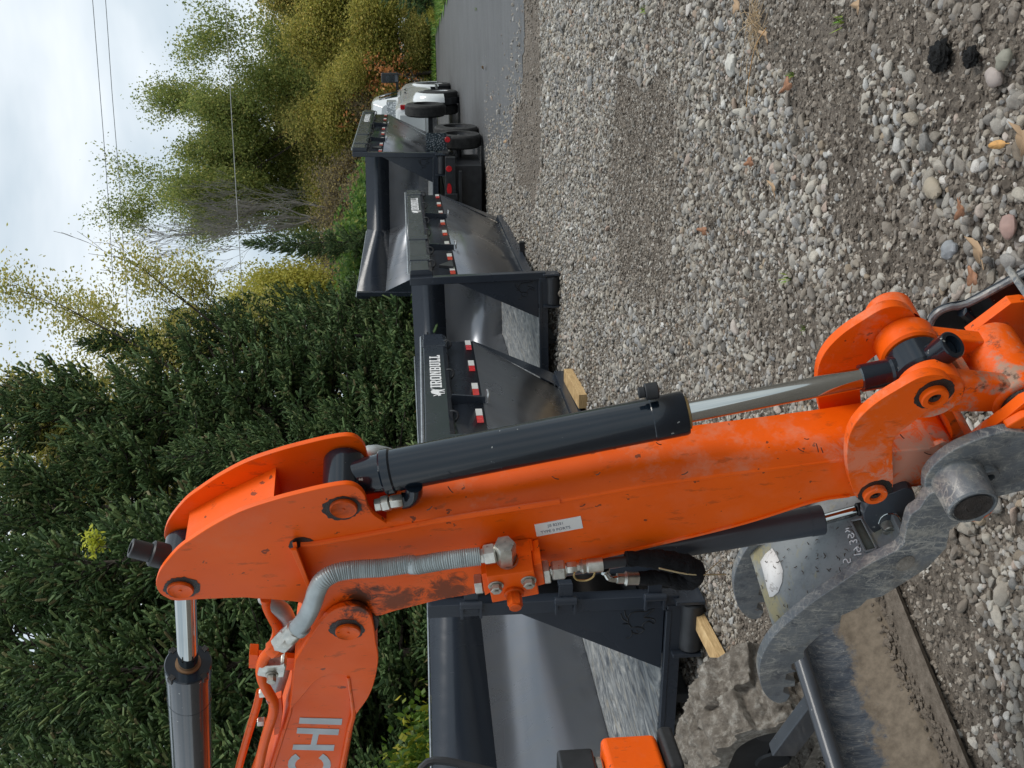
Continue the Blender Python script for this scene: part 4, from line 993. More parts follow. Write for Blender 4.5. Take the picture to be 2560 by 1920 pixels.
for i in range(75):
    x_ = rq.uniform(180, 820); y_ = rq.uniform(250, 800)
    if not (y_ > 250+(600-x_)*.12 and y_ < 860-(x_-330)*.72 and y_ > 300-(x_-150)*.1): continue
    a = rq.uniform(0, 6.28); L_ = rq.uniform(8, 26); k_ = rq.uniform(-6, 6)
    nd_.tube([onback(x_, y_, .0085), onback(x_+math.cos(a)*L_*.5-math.sin(a)*k_, y_+math.sin(a)*L_*.5+math.cos(a)*k_, .010), onback(x_+math.cos(a)*L_, y_+math.sin(a)*L_, .0085)], .0009, 4, step=.004)
nd = nd_.build('fallen_needles', plain('dry_needles', (.06, .04, .025), .8), back); nd['kind'] = 'stuff'
nd_ = mb()
for x_, y_, a, L_ in ((1995, 1120, .5, 16), (2040, 1108, 1.3, 22), (2052, 1118, 1.2, 14), (2010, 1095, .1, 12), (1640, 1105, .4, 14), (1500, 1180, 2.6, 12), (1380, 1190, .4, 18), (1120, 1215, .9, 20), (1080, 1265, 2.5, 16), (1450, 1265, -.4, 14), (1720, 1178, 2.7, 18), (1340, 1260, 2.8, 16), (2190, 1090, .2, 20), (2250, 1085, .8, 14), (2310, 1130, .3, 18)):
    q_ = AP(x_, y_, -.001); e_ = AP(x_+math.cos(a)*L_, y_+math.sin(a)*L_, -.001); nd_.tube([q_-N*.001, lerp(q_, e_, .5)-N*.003, e_-N*.001], .0011, 4, step=.006)
nd = nd_.build('fallen_needles', plain('dark_needles', (.05, .025, .015), .8), stick); nd['kind'] = 'stuff'
# thumb pivot boss and the big grey ear behind it
bc_ = AP(*z7((1460, 160))[0], -.165)
b = mb(); b.lathe(bc_, N, [(.004, 0), (.004, .040), (0, .042), (.0, .046), (.004, .049), (.10, .052)], 48); b.build('pivot_boss', WORN, XC)
b = mb(); b.lathe(bc_-N*.001, N, [(.002, 0), (.002, .012), (.001, .014), (.003, .03), (.001, .0375)], 40); b.build('boss_face', plain('rusty_dark', (.035, .028, .024), .6, .3, 0, .5, 50, .8), XC)
ear = openspl(z6((1090, 1659), (985, 1600), (972, 1540), (985, 1465), (1060, 1372), (1200, 1275), (1400, 1195), (1540, 1160)))+z6((1700, 1170), (1950, 1300), (2050, 1500), (1900, 1650), (1659, 1568), (1480, 1610), (1400, 1700), (1200, 1720))
eo = plate('bucket_ear', ear, -.085, -.062, WORN, XC, .003)
b = mb(); q = AP(*z6((1420, 1480))[0], -.10); b.ring(q, q+N*.03, .022, .011); b.build('grease_boss', WORN, XC)
# far side of the bucket: dark flanged panel
fb = openspl(z6((1000, 430), (1022, 372), (1075, 325), (1150, 296), (1270, 275)))+z6((1659, 62), (2050, -140), (2200, 200), (2000, 420), (1600, 320), (1330, 500), (1200, 492), (1060, 478))
fbo = plate('bucket_side', fb, .30, .315, GREY, XC, .002)
b = mb(); b.tube(P(z6((1010, 420), (1030, 372), (1080, 325), (1160, 296), (1270, 275), (1659, 66), (1900, -60)), .298), .008, 8); b.build('bucket_rim', WORN, fbo)
b = mb(); b.tube(P(z6((1230, 330), (1290, 380), (1330, 460)), .285), .012, 8); b.build('bucket_boss', GREY, fbo)
# bucket shell: curved sheet between the ears, mostly below the linkage
b = mb(); sh_ = P(openspl(z6((2150, 900), (2300, 1050), (2380, 1300), (2300, 1700))), -.07)
for i in range(len(sh_)-1): b.add([sh_[i], sh_[i+1], sh_[i+1]+N*.38, sh_[i]+N*.38], [(0, 1, 2, 3)], True)
b.build('bucket_shell', WORN, XC, solid=.012)
# thumb cylinder
d_ = .05
ta, tb_ = AP(*z7((-950, 480))[0], d_), AP(*z7((590, 228))[0], d_); td = (tb_-ta).normalized()
tc_ = empty('thumb_cylinder'); tc_.parent = XC
b = mb(); b.lathe(ta, td, [(0, 0), (0, .033), ((tb_-ta).length-.03, .033), ((tb_-ta).length-.03, .0342), ((tb_-ta).length-.002, .0342), ((tb_-ta).length, .033), ((tb_-ta).length, 0)], 36); b.build('barrel', GREYM, tc_)
te = AP(*z7((785, 175))[0], d_)
b = mb(); b.cyl(tb_, te, .0125); b.build('rod', CHROME, tc_)
b = mb(); b.cyl(te, te+td*.05, .0165); b.build('rod_eye', BLK, tc_)
clv = openspl(z7((835, 240), (828, 200), (850, 145), (930, 100), (1010, 70), (1085, 48), (1120, 75), (1125, 150), (1075, 225), (1030, 285), (960, 322), (890, 308), (835, 240)))
plate('thumb_clevis', clv, -.02, .005, GREYM, XC, .002); b = mb(); b.prism([p+N*.085 for p in P(clv, -.005)], N*.02); b.build('thumb_clevis', GREYM, XC, bevel=.002)
c = AP(*z7((962, 258))[0], -.022); b = mb(); b.cyl(c-N*.018, c+N*.1, .0145); b.build('clevis_pin', BOLT, XC)
b = mb(); q = P(openspl(z7((915, 250), (930, 215), (965, 195), (1010, 200), (1038, 230), (1030, 268), (990, 292), (940, 288), (915, 250))), -.043); b.tube(q, .0016, 6, smoothpath=False); b.build('retaining_ring', CHROME, XC)

# ---- dozer blade lying across, parallel to the arm's cross direction
H2 = Vector((N.x, N.y, 0)).normalized(); F2 = Vector((H2.y, -H2.x, 0))      # along the blade, and forward
e0 = gnd(2204, 1495); e0.z = 0
def BLp(s, f, z): return e0+H2*s+F2*f+Vector((0, 0, z+ground_z(0, 3)))
prof = [(.13, .006), (.06, .004), (.005, .012), (-.035, .035), (-.085, .09), (-.115, .16), (-.115, .225), (-.09, .285)]
s0, s1 = -1.1, .20
b = mb(); rr = [BLp(0, f, z) for f, z in prof]
pf = crom([Vector((f, 0, z)) for f, z in prof], .015)
for i in range(len(pf)-1): b.add([BLp(s0, pf[i].x, pf[i].z), BLp(s0, pf[i+1].x, pf[i+1].z), BLp(s1, pf[i+1].x, pf[i+1].z), BLp(s1, pf[i].x, pf[i].z)], [(0, 1, 2, 3)], True)
bld = b.build('blade', BLADE, XC, solid=.012, ang=60)
b = mb(); b.cyl(BLp(s0, -.085, .298), BLp(s1, -.085, .298), .026); b.build('blade_top_tube', GREYM, bld)
b = mb(); b.prism([BLp(s0, .13, .002), BLp(s0, .145, .018), BLp(s0, .02, .024), BLp(s0, .0, .006)], H2*(s1-s0)); b.build('cutting_edge', BMUD, bld)
b = mb()
rg = random.Random(5)
for i in range(420):
    s_ = rg.uniform(s0, s1); f_ = rg.gauss(.035, .022)+.04*math.sin(s_*7); r_0 = rg.uniform(.003, .011)*(1 if rg.random() < .9 else 1.5)
    c = BLp(s_, f_, .022+r_0*.5-min(0, f_)*.3); v = [c+Vector((rg.gauss(0, 1), rg.gauss(0, 1), rg.gauss(0, 1))).normalized()*r_0*rg.uniform(.7, 1.2) for _ in range(0)]
    n1_ = [Vector((math.cos(k*1.257+i)*r_0*rg.uniform(.8, 1.2), math.sin(k*1.257+i)*r_0*rg.uniform(.8, 1.2), rg.uniform(-.3, .3)*r_0)) for k in range(5)]
    b.add([c+q for q in n1_]+[c+Vector((0, 0, r_0*.8)), c-Vector((0, 0, r_0*.8))], [(k, (k+1) % 5, 5) for k in range(5)]+[((k+1) % 5, k, 6) for k in range(5)])
mc = b.build('caked_mud', BMUD, bld); mc['kind'] = 'stuff'
b = mb(); b.bar(BLp(-.22, -.15, .20), BLp(-.22, -.6, .26), .05, .09); b.bar(BLp(-.7, -.15, .20), BLp(-.7, -.6, .28), .05, .09); b.build('blade_arm', GREYM, XC, bevel=.006)

m = Mat('track_mud'); f = m.noise(22, 9, .75); f2 = m.noise(5, 5)
m.set(color=m.mix(m.ramp(f2, [(.45, 0), (.6, .8)]), m.ramp(f, [(.3, (.085, .072, .058)), (.5, (.24, .21, .175)), (.62, (.44, .41, .36))]), (.23, .20, .165)), rough=.85, spec=.2); m.bump(f, 1, .03); DMUDT = m.m
# ---- rubber track, caked in mud, behind the blade
tk0 = Vector((-1.25, 3.70, 0)); tr = .198; tw = .34; tl = 1.5
back_ = -F2
path = []
for i in range(25):
    a = R(-90+180*i/24); path.append((tr*math.cos(a)*-1*-1, tr+tr*math.sin(a)))       # front drum (forward = +)
top = [(-x, 2*tr) for x in np.linspace(.05, tl, 20)]; rearc = [(-tl-tr*math.sin(R(180*i/16)), tr+tr*math.cos(R(180*i/16))) for i in range(17)]
bot = [(-x, 0) for x in np.linspace(tl, .05, 20)]
loop = path+top+rearc[1:-1]+bot
cpos = tk0-F2*0.20-H2*.03
def TP(f, z, s): return cpos+F2*f+H2*s+Vector((0, 0, z+.01))
mbx = mb(); nl = len(loop); rn = np.random.default_rng(6)
per = [0]
for i in range(1, nl+1): per.append(per[-1]+math.dist(loop[i % nl], loop[i-1]))
fine = []
for q in np.linspace(0, per[-1], 620, endpoint=False):
    k = int(np.searchsorted(per, q, 'right')-1); t = (q-per[k])/(per[k+1]-per[k]+1e-9); a, c = loop[k], loop[(k+1) % nl]
    fine.append((a[0]+(c[0]-a[0])*t, a[1]+(c[1]-a[1])*t, q))
ns = 56; grid = []
cx_ = -tl/2
for f_, z_, q in fine:
    if f_ > 0: nx_, nz_ = f_, z_-tr
    elif f_ < -tl: nx_, nz_ = f_+tl, z_-tr
    else: nx_, nz_ = 0, z_-tr
    ln = math.hypot(nx_, nz_); nx_ /= ln; nz_ /= ln; row = []
    for j in range(ns):
        s_ = j/(ns-1)
        lug = .042*min(1, max(0, .5+2.2*math.sin(q*2*math.pi/.15+(2.6 if s_ > .5 else 0)+abs(s_-.5)*2.5)))*(1-.3*(abs(s_-.5) > .47))
        lump = .022*(float(vnoise(q, s_*tw, .05, 3))-.4)+.020*(float(vnoise(q, s_*tw, .020, 4))-.5)+.009*(float(vnoise(q, s_*tw, .009, 5))-.5)
        h_ = lug+lump
        row.append(TP(f_+nx_*h_, z_+nz_*h_, s_*tw))
    grid.append(row)
nf = len(grid); vs = [p for r__ in grid for p in r__]
mbx.add(vs, [(i*ns+j, i*ns+j+1, ((i+1) % nf)*ns+j+1, ((i+1) % nf)*ns+j) for i in range(nf) for j in range(ns-1)], True)
for j in (0, ns-1):   # side lips toward the wheels
    s_ = 0 if j == 0 else tw
    inn_ = []
    for f_, z_, q in fine:
        cxf = min(0, max(-tl, f_)); inn_.append(TP(cxf+(f_-cxf)*.78, tr+(z_-tr)*.78, s_))
    vv = [grid[i][j] for i in range(nf)]+inn_
    mbx.add(vv, [(i, (i+1) % nf, nf+(i+1) % nf, nf+i) for i in range(nf)], True)
trk = mbx.build('track', DMUDT, XC, ang=70)
b = mb(); b.cyl(TP(0, tr, .10), TP(0, tr, tw-.10), .155); b.cyl(TP(0, tr, .06), TP(0, tr, .10), .05); b.build('idler_wheel', BLK, trk)
for f_ in (-.32, -.62, -.92, -1.2):
    b = mb(); b.cyl(TP(f_, .10, .10), TP(f_, .10, tw-.10), .075); b.build('track_roller', BLK, trk)
b = mb(); b.bar(TP(-.12, tr+.02, tw/2), TP(-1.45, tr+.02, tw/2), .12, .16); b.build('track_frame', BLK, XC)
# carriage and slew deck carrying boom swing post: mostly beyond the picture's edge
b = mb(); b.box(Vector(TP(-.75, .36, -.45)), (.7, .7, .16), Matrix.Rotation(R(45), 3, 'Z')); b.build('undercarriage', BLK, XC, bevel=.02)
# orange swing bracket housing at the picture's lower edge with its black mount
def AT(x, y, dep): r = ray(x, y); return EYE+r*dep
hc_ = AT(1580, 1942, 3.45)
Mr = Matrix.Rotation(R(-20), 3, 'Z')
b = mb(); b.box(hc_, (.195, .19, .19), Mr); hs = b.build('swing_housing', OR, XC, bevel=.022, seg=4)
b = mb(); b.box(hc_+Vector((0, .0, -.125)), (.24, .2, .05), Mr); b.build('rubber_pad', RUB, hs, bevel=.015, seg=3)
b = mb(); b.cyl(hc_+Vector((0, 0, .10)), hc_+Vector((0, 0, .125)), .07); b.build('collar', STEEL, hs)
b = mb(); b.box(hc_+Vector((-.01, 0, .185)), (.17, .14, .12), Mr); b.build('black_mount', BLK, hs, bevel=.01)
b = mb(); b.tube([hc_+Vector((-.02, 0, .22)), hc_+Vector((-.03, 0, .40)), hc_+Vector((-.055, .0, .60)), hc_+Vector((-.08, 0, .75))], .028, 10); b.tube([AT(1235, 1930, 3.45), AT(1115, 1903, 3.45), AT(1070, 1906, 3.45), AT(1045, 1935, 3.45)], .014, 8); b.build('grab_rail', BLK, hs)
# ================================================================ TRAILER under the far bin, and the white pickup
T3 = bin_matrix(3); yaw3 = BP[3][1][0]
org3 = T3 @ Vector((0, 0, 0)); gz3 = ground_z(0, 18)
Mt = Matrix.Translation(Vector((org3.x, org3.y, org3.z))) @ Matrix.Rotation(-yaw3, 4, 'Z')
TR = empty('trailer'); TR.matrix_world = Mt
tag(TR, 'black tandem-axle roll-off trailer with diamond-plate fender carrying a charcoal dumpster', 'trailer')
gl = gz3-org3.z      # ground in local z
RIMM = plain('wheel_rim_black', (.02, .02, .022), .35, .5); HUB = plain('hub_white', (.6, .6, .6), .35, .6)
m = Mat('tyre_rubber'); m.set(color=m.ramp(m.noise(14, 5), [(.3, (.018, .018, .019)), (.7, (.045, .044, .042))]), rough=.7, spec=.3); TYRE = m.m
m = Mat('diamond_plate'); vv = m.n('ShaderNodeTexVoronoi', Scale=38.0); m.l(m.co('Object'), vv.inputs['Vector'])
m.set(color=m.ramp(vv.outputs['Distance'], [(.2, (.30, .32, .34)), (.5, (.035, .05, .06))]), rough=.35, metal=.6); m.bump(vv.outputs['Distance'], .6, .01); DIAM = m.m
m = Mat('diamond_plate_bright'); vv = m.n('ShaderNodeTexVoronoi', Scale=26.0); m.l(m.co('Object'), vv.inputs['Vector'])
m.set(color=m.ramp(vv.outputs['Distance'], [(.2, (.85, .86, .86)), (.5, (.32, .34, .35))]), rough=.3, metal=.5); m.bump(vv.outputs['Distance'], .5, .01); DIAMB = m.m
def tyre_wheel(parent, c, r, wdt, s=1, rim=RIMM, name='wheel', hub=HUB):
    """axis along local x, outer face toward +s"""
    c = Vector(c); ax = Vector((s, 0, 0)); b = MB(); a = c-ax*wdt/2; h = wdt
    prof = [(0, r*.56), (0, r*.62), (.012, r*.80), (.01, r*.90), (.03, r*.965)]
    k = 5
    for i in range(k):
        x0 = .04+(h-.08)*i/k; x1 = .04+(h-.08)*(i+.8)/k
        prof += [(x0, r), (x1, r), (x1, r*.975), (.04+(h-.08)*(i+1)/k, r*.975)]
    prof += [(h-.03, r*.965), (h-.01, r*.90), (h-.012, r*.80), (h, r*.62), (h, r*.56), (h*.6, r*.54)]
    b.lathe(a, ax, prof, 40); wl = b.build(name, TYRE, parent, ang=40)
    b = MB(); b.lathe(a, ax, [(h*.55, 0), (h*.55, r*.3), (h*.62, r*.34), (h*.62, r*.50), (h*.96, r*.565), (h*.99, r*.57)], 32); b.build('rim', rim, wl)
    b = MB(); b.lathe(a, ax, [(h*.55, r*.13), (h*.80, r*.12), (h*.86, r*.07), (h*.86, 0)], 16)
    b.build('hub_cap', hub, wl)
    b = MB()
    for i in range(8):
        q = a+ax*(h*.60)+Vector((0, math.cos(i*math.pi/4), math.sin(i*math.pi/4)))*r*.25; b.cyl(q, q+ax*.035, .013, n=6)
    b.build('wheel_nuts', hub, wl)
    return wl
rw = .39
for y in (.78, 1.66):
    for s in (1, -1): tyre_wheel(TR, (s*(w2+.10), y, gl+rw), rw, .235, s)
    b = MB(); b.cyl((-w2+.05, y, gl+rw), (w2-.05, y, gl+rw), .05); b.build('axle', BLK, TR)
for s in (-1, 1):
    b = MB(); b.bar((s*.55, -.35, -.23), (s*.55, 7.0, -.23), .09, .20); b.build('frame_rail', BLK, TR, bevel=.005)
    b = MB(); b.bar((s*(w2-.01), -.05, -.16), (s*(w2-.01), 2.9, -.16), .06, .10); b.build('side_rail', BLK, TR, bevel=.004)
    b = MB(); b.box((s*(w2+.15), .26, -.02), (.29, .012, .33)); b.box((s*(w2+.15), .30, .135), (.29, .09, .012)); b.build('fender_plate', DIAM, TR)
b = MB(); b.box((0, -.22, -.225), (2*w2-.02, .10, .16)); b.box((0, -.25, -.38), (1.9, .08, .05)); bp_ = b.build('rear_bumper', BLK, TR, bevel=.006)
b = MB(); b.box((0, .45, -.47), (2.0, 1.1, .52)); b.build('underside_shade', BLK, TR)  # solid black block added beneath the deck to stand in for the shade there
for x in (w2-.19, -w2+.19):
    b = MB(); b.cyl((x, -.272, -.20), (x, -.285, -.20), .048); b.build('tail_light', RED, bp_)
b = MB(); b.loft([[Vector((w2-.52+math.cos(a)*.10, y, -.20+math.sin(a)*.038)) for a in np.linspace(0, 2*math.pi, 20, endpoint=False)] for y in (-.27, -.285)]); b.build('tail_light', RED, bp_)
b = MB(); b.box((w2+.20, .20, -.20), (.11, .03, .11)); b.build('marker_bracket', BLK, TR)
b = MB(); b.cyl((w2+.20, .185, -.20), (w2+.20, .17, -.20), .045); b.build('marker_light', RED, TR)
for x, mt in ((w2-.98, RED), (w2-1.16, WHT), (w2-1.35, RED)):
    b = MB(); b.box((x, -.2745, -.205), (.17, .004, .055)); b.build('reflective_tape', mt, bp_)
b = MB(); b.bar((0, 5.0, -.20), (0, 7.7, -.20), .14, .18); b.bar((.25, 4.5, -.2), (.5, 5.2, .1), .06, .1); b.build('coupling', BLK, TR, bevel=.006)
tyre_wheel(TR, (w2+.33, 2.95, .11), .38, .235, 1, name='spare_wheel')
b = MB(); b.bar((w2-.1, 2.95, .02), (w2+.3, 2.95, .02), .08, .08); b.bar((w2-.02, 2.95, -.25), (w2-.02, 2.95, .1), .06, .06); b.build('spare_bracket', BLK, TR)

m = Mat('white_paint'); m.set(color=m.mix(m.ramp(m.noise(3, 5), [(.5, 0), (.8, .3)]), (.66, .68, .68), (.45, .44, .41)), rough=.22, coat=.6, coatr=.06); WPAINT = m.m
m = Mat('dark_glass'); m.set(color=(.012, .016, .018), rough=.05, spec=.7, coat=.5, coatr=.03); GLS = m.m
REDL = plain('tail_lens', (.50, .01, .015), .15, 0, .8, .2, 30)
Yt = .365
tc0 = Vector((5.68, 24.4, 0)); tc0.z = ground_z(tc0.x, tc0.y)+.01
PK = empty('pickup_truck'); PK.matrix_world = Matrix.Translation(tc0) @ Matrix.Rotation(-Yt, 4, 'Z')
tag(PK, 'white dually pickup with black towing mirror, parked on the asphalt ahead of the trailer', 'pickup truck')
def sect(y, hw, zb, zt, sh=.06):
    pts = [(hw*.90, zb), (hw*.985, zb+.07), (hw, zb+.25*(zt-zb)), (hw, zb+.6*(zt-zb)), (hw*.985, zt-.16), (hw*.955, zt-.05), (hw*.90, zt)]
    return [Vector((x, y, z)) for x, z in pts]+[Vector((-x, y, z)) for x, z in reversed(pts)]
b = MB()
b.loft([sect(-1.36, .93, .62, 1.36), sect(-1.30, .985, .55, 1.42), sect(-.9, 1.0, .52, 1.43), sect(1.1, 1.0, .50, 1.43), sect(1.2, 1.0, .50, 1.36), sect(3.5, 1.0, .50, 1.34), sect(3.9, 1.0, .50, 1.33), sect(4.9, .98, .50, 1.25), sect(5.15, .93, .52, 1.12), sect(5.25, .85, .55, 1.0)])
body = b.build('body', WPAINT, PK, ang=40)
b = MB()       # cab above the belt line
def cs(y, hb, ht, zt, zb=1.34): return [Vector((hb, y, zb)), Vector((ht+.06, y, zt-.10)), Vector((ht, y, zt-.02)), Vector((ht*.8, y, zt)), Vector((-ht*.8, y, zt)), Vector((-ht, y, zt-.02)), Vector((-ht-.06, y, zt-.10)), Vector((-hb, y, zb))]
b.loft([cs(1.16, .93, .70, 1.80), cs(1.34, .94, .76, 2.01), cs(1.7, .95, .77, 2.06), cs(2.6, .95, .76, 2.05), cs(3.0, .94, .74, 1.96), cs(3.45, .93, .85, 1.50)])
b.build('cab', WPAINT, PK, ang=30)
b = MB(); b.add([(-.62, 1.165, 1.48), (.62, 1.165, 1.48), (.60, 1.225, 1.80), (-.60, 1.225, 1.80)], [(0, 1, 2, 3)]); b.build('rear_window', GLS, PK, solid=.012)
for s in (1, -1):
    b = MB()
    f = lambda y, z: Vector((s*(.955-(z-1.34)*.24+.012), y, z))
    b.add([f(1.42, 1.42), f(2.22, 1.42), f(2.22, 1.88), f(1.50, 1.86)], [(0, 1, 2, 3)]); b.add([f(2.30, 1.42), f(3.28, 1.42), f(2.95, 1.80), f(2.75, 1.88), f(2.30, 1.88)], [(0, 1, 2, 3, 4)])
    b.build('side_window', GLS, PK, solid=.01)
    # bulging wheel flares, black wells and handles
    b = MB(); rings = []
    for i in range(15):
        a = R(-12+204*i/14); rings.append([Vector((s*x_, math.cos(a)*r_, .45+math.sin(a)*r_)) for x_, r_ in ((1.0, .47), (1.14, .45), (1.17, .47), (1.165, .52), (1.07, .58), (.99, .60))])
    b.loft(rings, smooth=True); b.build('rear_flare', WPAINT, PK, ang=60)
    for y, xo_ in ((0, 1.07), (4.05, 1.0)):
        b = MB(); b.lathe((s*(xo_-.14), y, .45), (s, 0, 0), [(0, 0), (0, .49), (.143, .49), (.143, 0)], 36); b.build('wheel_well', BLK, PK)
    b = MB(); rings = []
    for i in range(15):
        a = R(-10+200*i/14); rings.append([Vector((s*x_, 4.05+math.cos(a)*r_, .45+math.sin(a)*r_)) for x_, r_ in ((1.0, .48), (1.035, .49), (1.04, .52), (1.03, .57), (.99, .60))])
    b.loft(rings); b.build('front_flare', WPAINT, PK, ang=60)
    tyre_wheel(PK, (s*1.09, 0, .41), .41, .245, s, HUB); tyre_wheel(PK, (s*.80, 0, .41), .41, .245, s, HUB)
    tyre_wheel(PK, (s*.91, 4.05, .41), .41, .26, s, HUB)
    b = MB(); b.box((s*.972, -1.345, 1.12), (.10, .06, .40)); b.box((s*.998, -1.28, 1.12), (.03, .12, .38)); b.build('tail_light', REDL, PK, bevel=.012)
    b = MB(); b.box((s*1.25, 3.02, 1.60), (.25, .10, .44)); mi = b.build('mirror', BLK, PK, bevel=.03, seg=3)
    b = MB(); b.bar((s*.94, 3.06, 1.42), (s*1.2, 3.04, 1.43), .06, .06); b.build('mirror_arm', BLK, mi)
    b = MB(); b.box((s*1.24, 2.972, 1.60), (.155, .006, .20)); b.box((s*1.24, 2.972, 1.44), (.155, .006, .07)); b.build('mirror_glass', plain('mirror_glass', (.35, .38, .40), .05, .9), mi)
    for y in (1.62, 2.42):
        b = MB(); b.box((s*1.012, y, 1.22), (.03, .16, .035)); b.build('door_handle', BLK, PK, bevel=.008)
    b = MB(); b.bar((s*1.0, 1.2, .42), (s*1.0, 3.5, .42), .10, .04); b.build('running_board', BLK, PK)
b = MB(); b.box((0, -1.375, 1.06), (1.62, .03, .56)); tgate = b.build('tailgate', WPAINT, PK, bevel=.012)
b = MB(); b.box((0, -1.395, 1.22), (.28, .02, .08)); b.build('tailgate_handle', BLK, tgate, bevel=.008)
b = MB(); b.box((0, -1.52, .62), (1.9, .18, .20)); b.build('bumper', plain('chrome_bumper', (.6, .6, .6), .15, .9), PK, bevel=.02)
b = MB(); b.box((0, .86, 1.50), (1.78, .50, .32)); b.build('tool_box', DIAMB, PK, bevel=.01)
b = MB(); b.cyl((.5, 1.6, 2.04), (.5, 1.55, 2.16), .01); b.build('antenna', BLK, PK)
# ================================================================ TREES AND BRUSH
def leaf_mat(name, stops, trans=.35, rough=.6):
    m = Mat(name); gi = m.n('ShaderNodeNewGeometry')
    c = m.ramp(gi.outputs['Random Per Island'], stops)
    m.set(color=c, rough=rough, spec=.3)
    if trans:
        t = m.n('ShaderNodeBsdfTranslucent'); m.l(c, t.inputs[0]); x = m.n('ShaderNodeMixShader'); x.inputs[0].default_value = trans
        m.l(m.b.outputs[0], x.inputs[1]); m.l(t.outputs[0], x.inputs[2]); m.l(x.outputs[0], m.t.nodes['Material Output'].inputs[0])
    return m.m
BARK = plain('bark', (.10, .085, .07), .9, 0, 0, .35, 14, .6); BARKD = plain('dark_bark', (.05, .04, .03), .9, 0, 0, .35, 14, .5); BARKG = plain('grey_bark', (.20, .185, .165), .9, 0, 0, .25, 12, .4)
SPR = leaf_mat('spruce_needles', [(0, (.04, .075, .028)), (.35, (.075, .135, .045)), (.7, (.12, .19, .065)), (.92, (.18, .24, .085)), (1, (.20, .16, .08))], .22, .6)
SPY = leaf_mat('yellow_spruce_needles', [(0, (.03, .06, .015)), (.5, (.06, .10, .02)), (1, (.12, .13, .03))], .15, .55)
def unit(v): return v/np.maximum(np.linalg.norm(v, axis=-1, keepdims=True), 1e-9)
def frames(d, r):
    u = unit(np.cross(d, r.normal(0, 1, d.shape))); return u, np.cross(d, u)
def shoot_mesh(p, d, ln, rad, r, needles=7):
    """spindle shoots with loose needles; p,d (n,3)"""
    n = len(p); u, v = frames(d, r); L3 = ln[:, None]; R3 = rad[:, None]
    m1 = p+d*L3*.16; m2 = p+d*L3*.84
    ring = lambda c, k: [c+u*R3*k, c+v*R3*k, c-u*R3*k, c-v*R3*k]
    V = np.stack([p]+ring(m1, 1)+ring(m2, .88)+[p+d*L3], 1)      # 10 verts
    F = [(0, 2, 1), (0, 3, 2), (0, 4, 3), (0, 1, 4)]
    for i in range(4):
        j = (i+1) % 4; F += [(1+i, 1+j, 5+j), (1+i, 5+j, 5+i)]
    F += [(5, 6, 9), (6, 7, 9), (7, 8, 9), (8, 5, 9)]
    F = (np.array(F)[None]+10*np.arange(n)[:, None, None]).reshape(-1, 3); V = V.reshape(-1, 3)
    if needles:
        t = r.uniform(.1, 1, (n, needles, 1)); a = r.uniform(0, 2*np.pi, (n, needles, 1))
        rd = u[:, None]*np.cos(a)+v[:, None]*np.sin(a); c = p[:, None]+d[:, None]*L3[:, None]*t
        tip = c+rd*R3[:, None]*1.55+d[:, None]*R3[:, None]*1.2; s = np.cross(rd, d[:, None]*np.ones_like(rd))*.0022
        NV = np.stack([c-s, c+s, tip], 2).reshape(-1, 3); k = len(V)
        F = np.concatenate([F, k+np.arange(len(NV)).reshape(-1, 3)]); V = np.concatenate([V, NV])
    return V, F
def stick_mesh(a, b, r0, r1, sides=4, r=None):
    """tapered twigs, arrays of segments"""
    d = unit(b-a); r = r or np.random.default_rng(1); u, v = frames(d, r); n = len(a); V = []
    for c, rr in ((a, r0), (b, r1)):
        for k in range(sides):
            an = 2*np.pi*k/sides; V.append(c+(u*np.cos(an)+v*np.sin(an))*rr[:, None])
    V = np.stack(V, 1).reshape(-1, 3); F = []
    for k in range(sides):
        j = (k+1) % sides; F += [(k, j, sides+j), (k, sides+j, sides+k)]
    return V, (np.array(F)[None]+2*sides*np.arange(n)[:, None, None]).reshape(-1, 3)
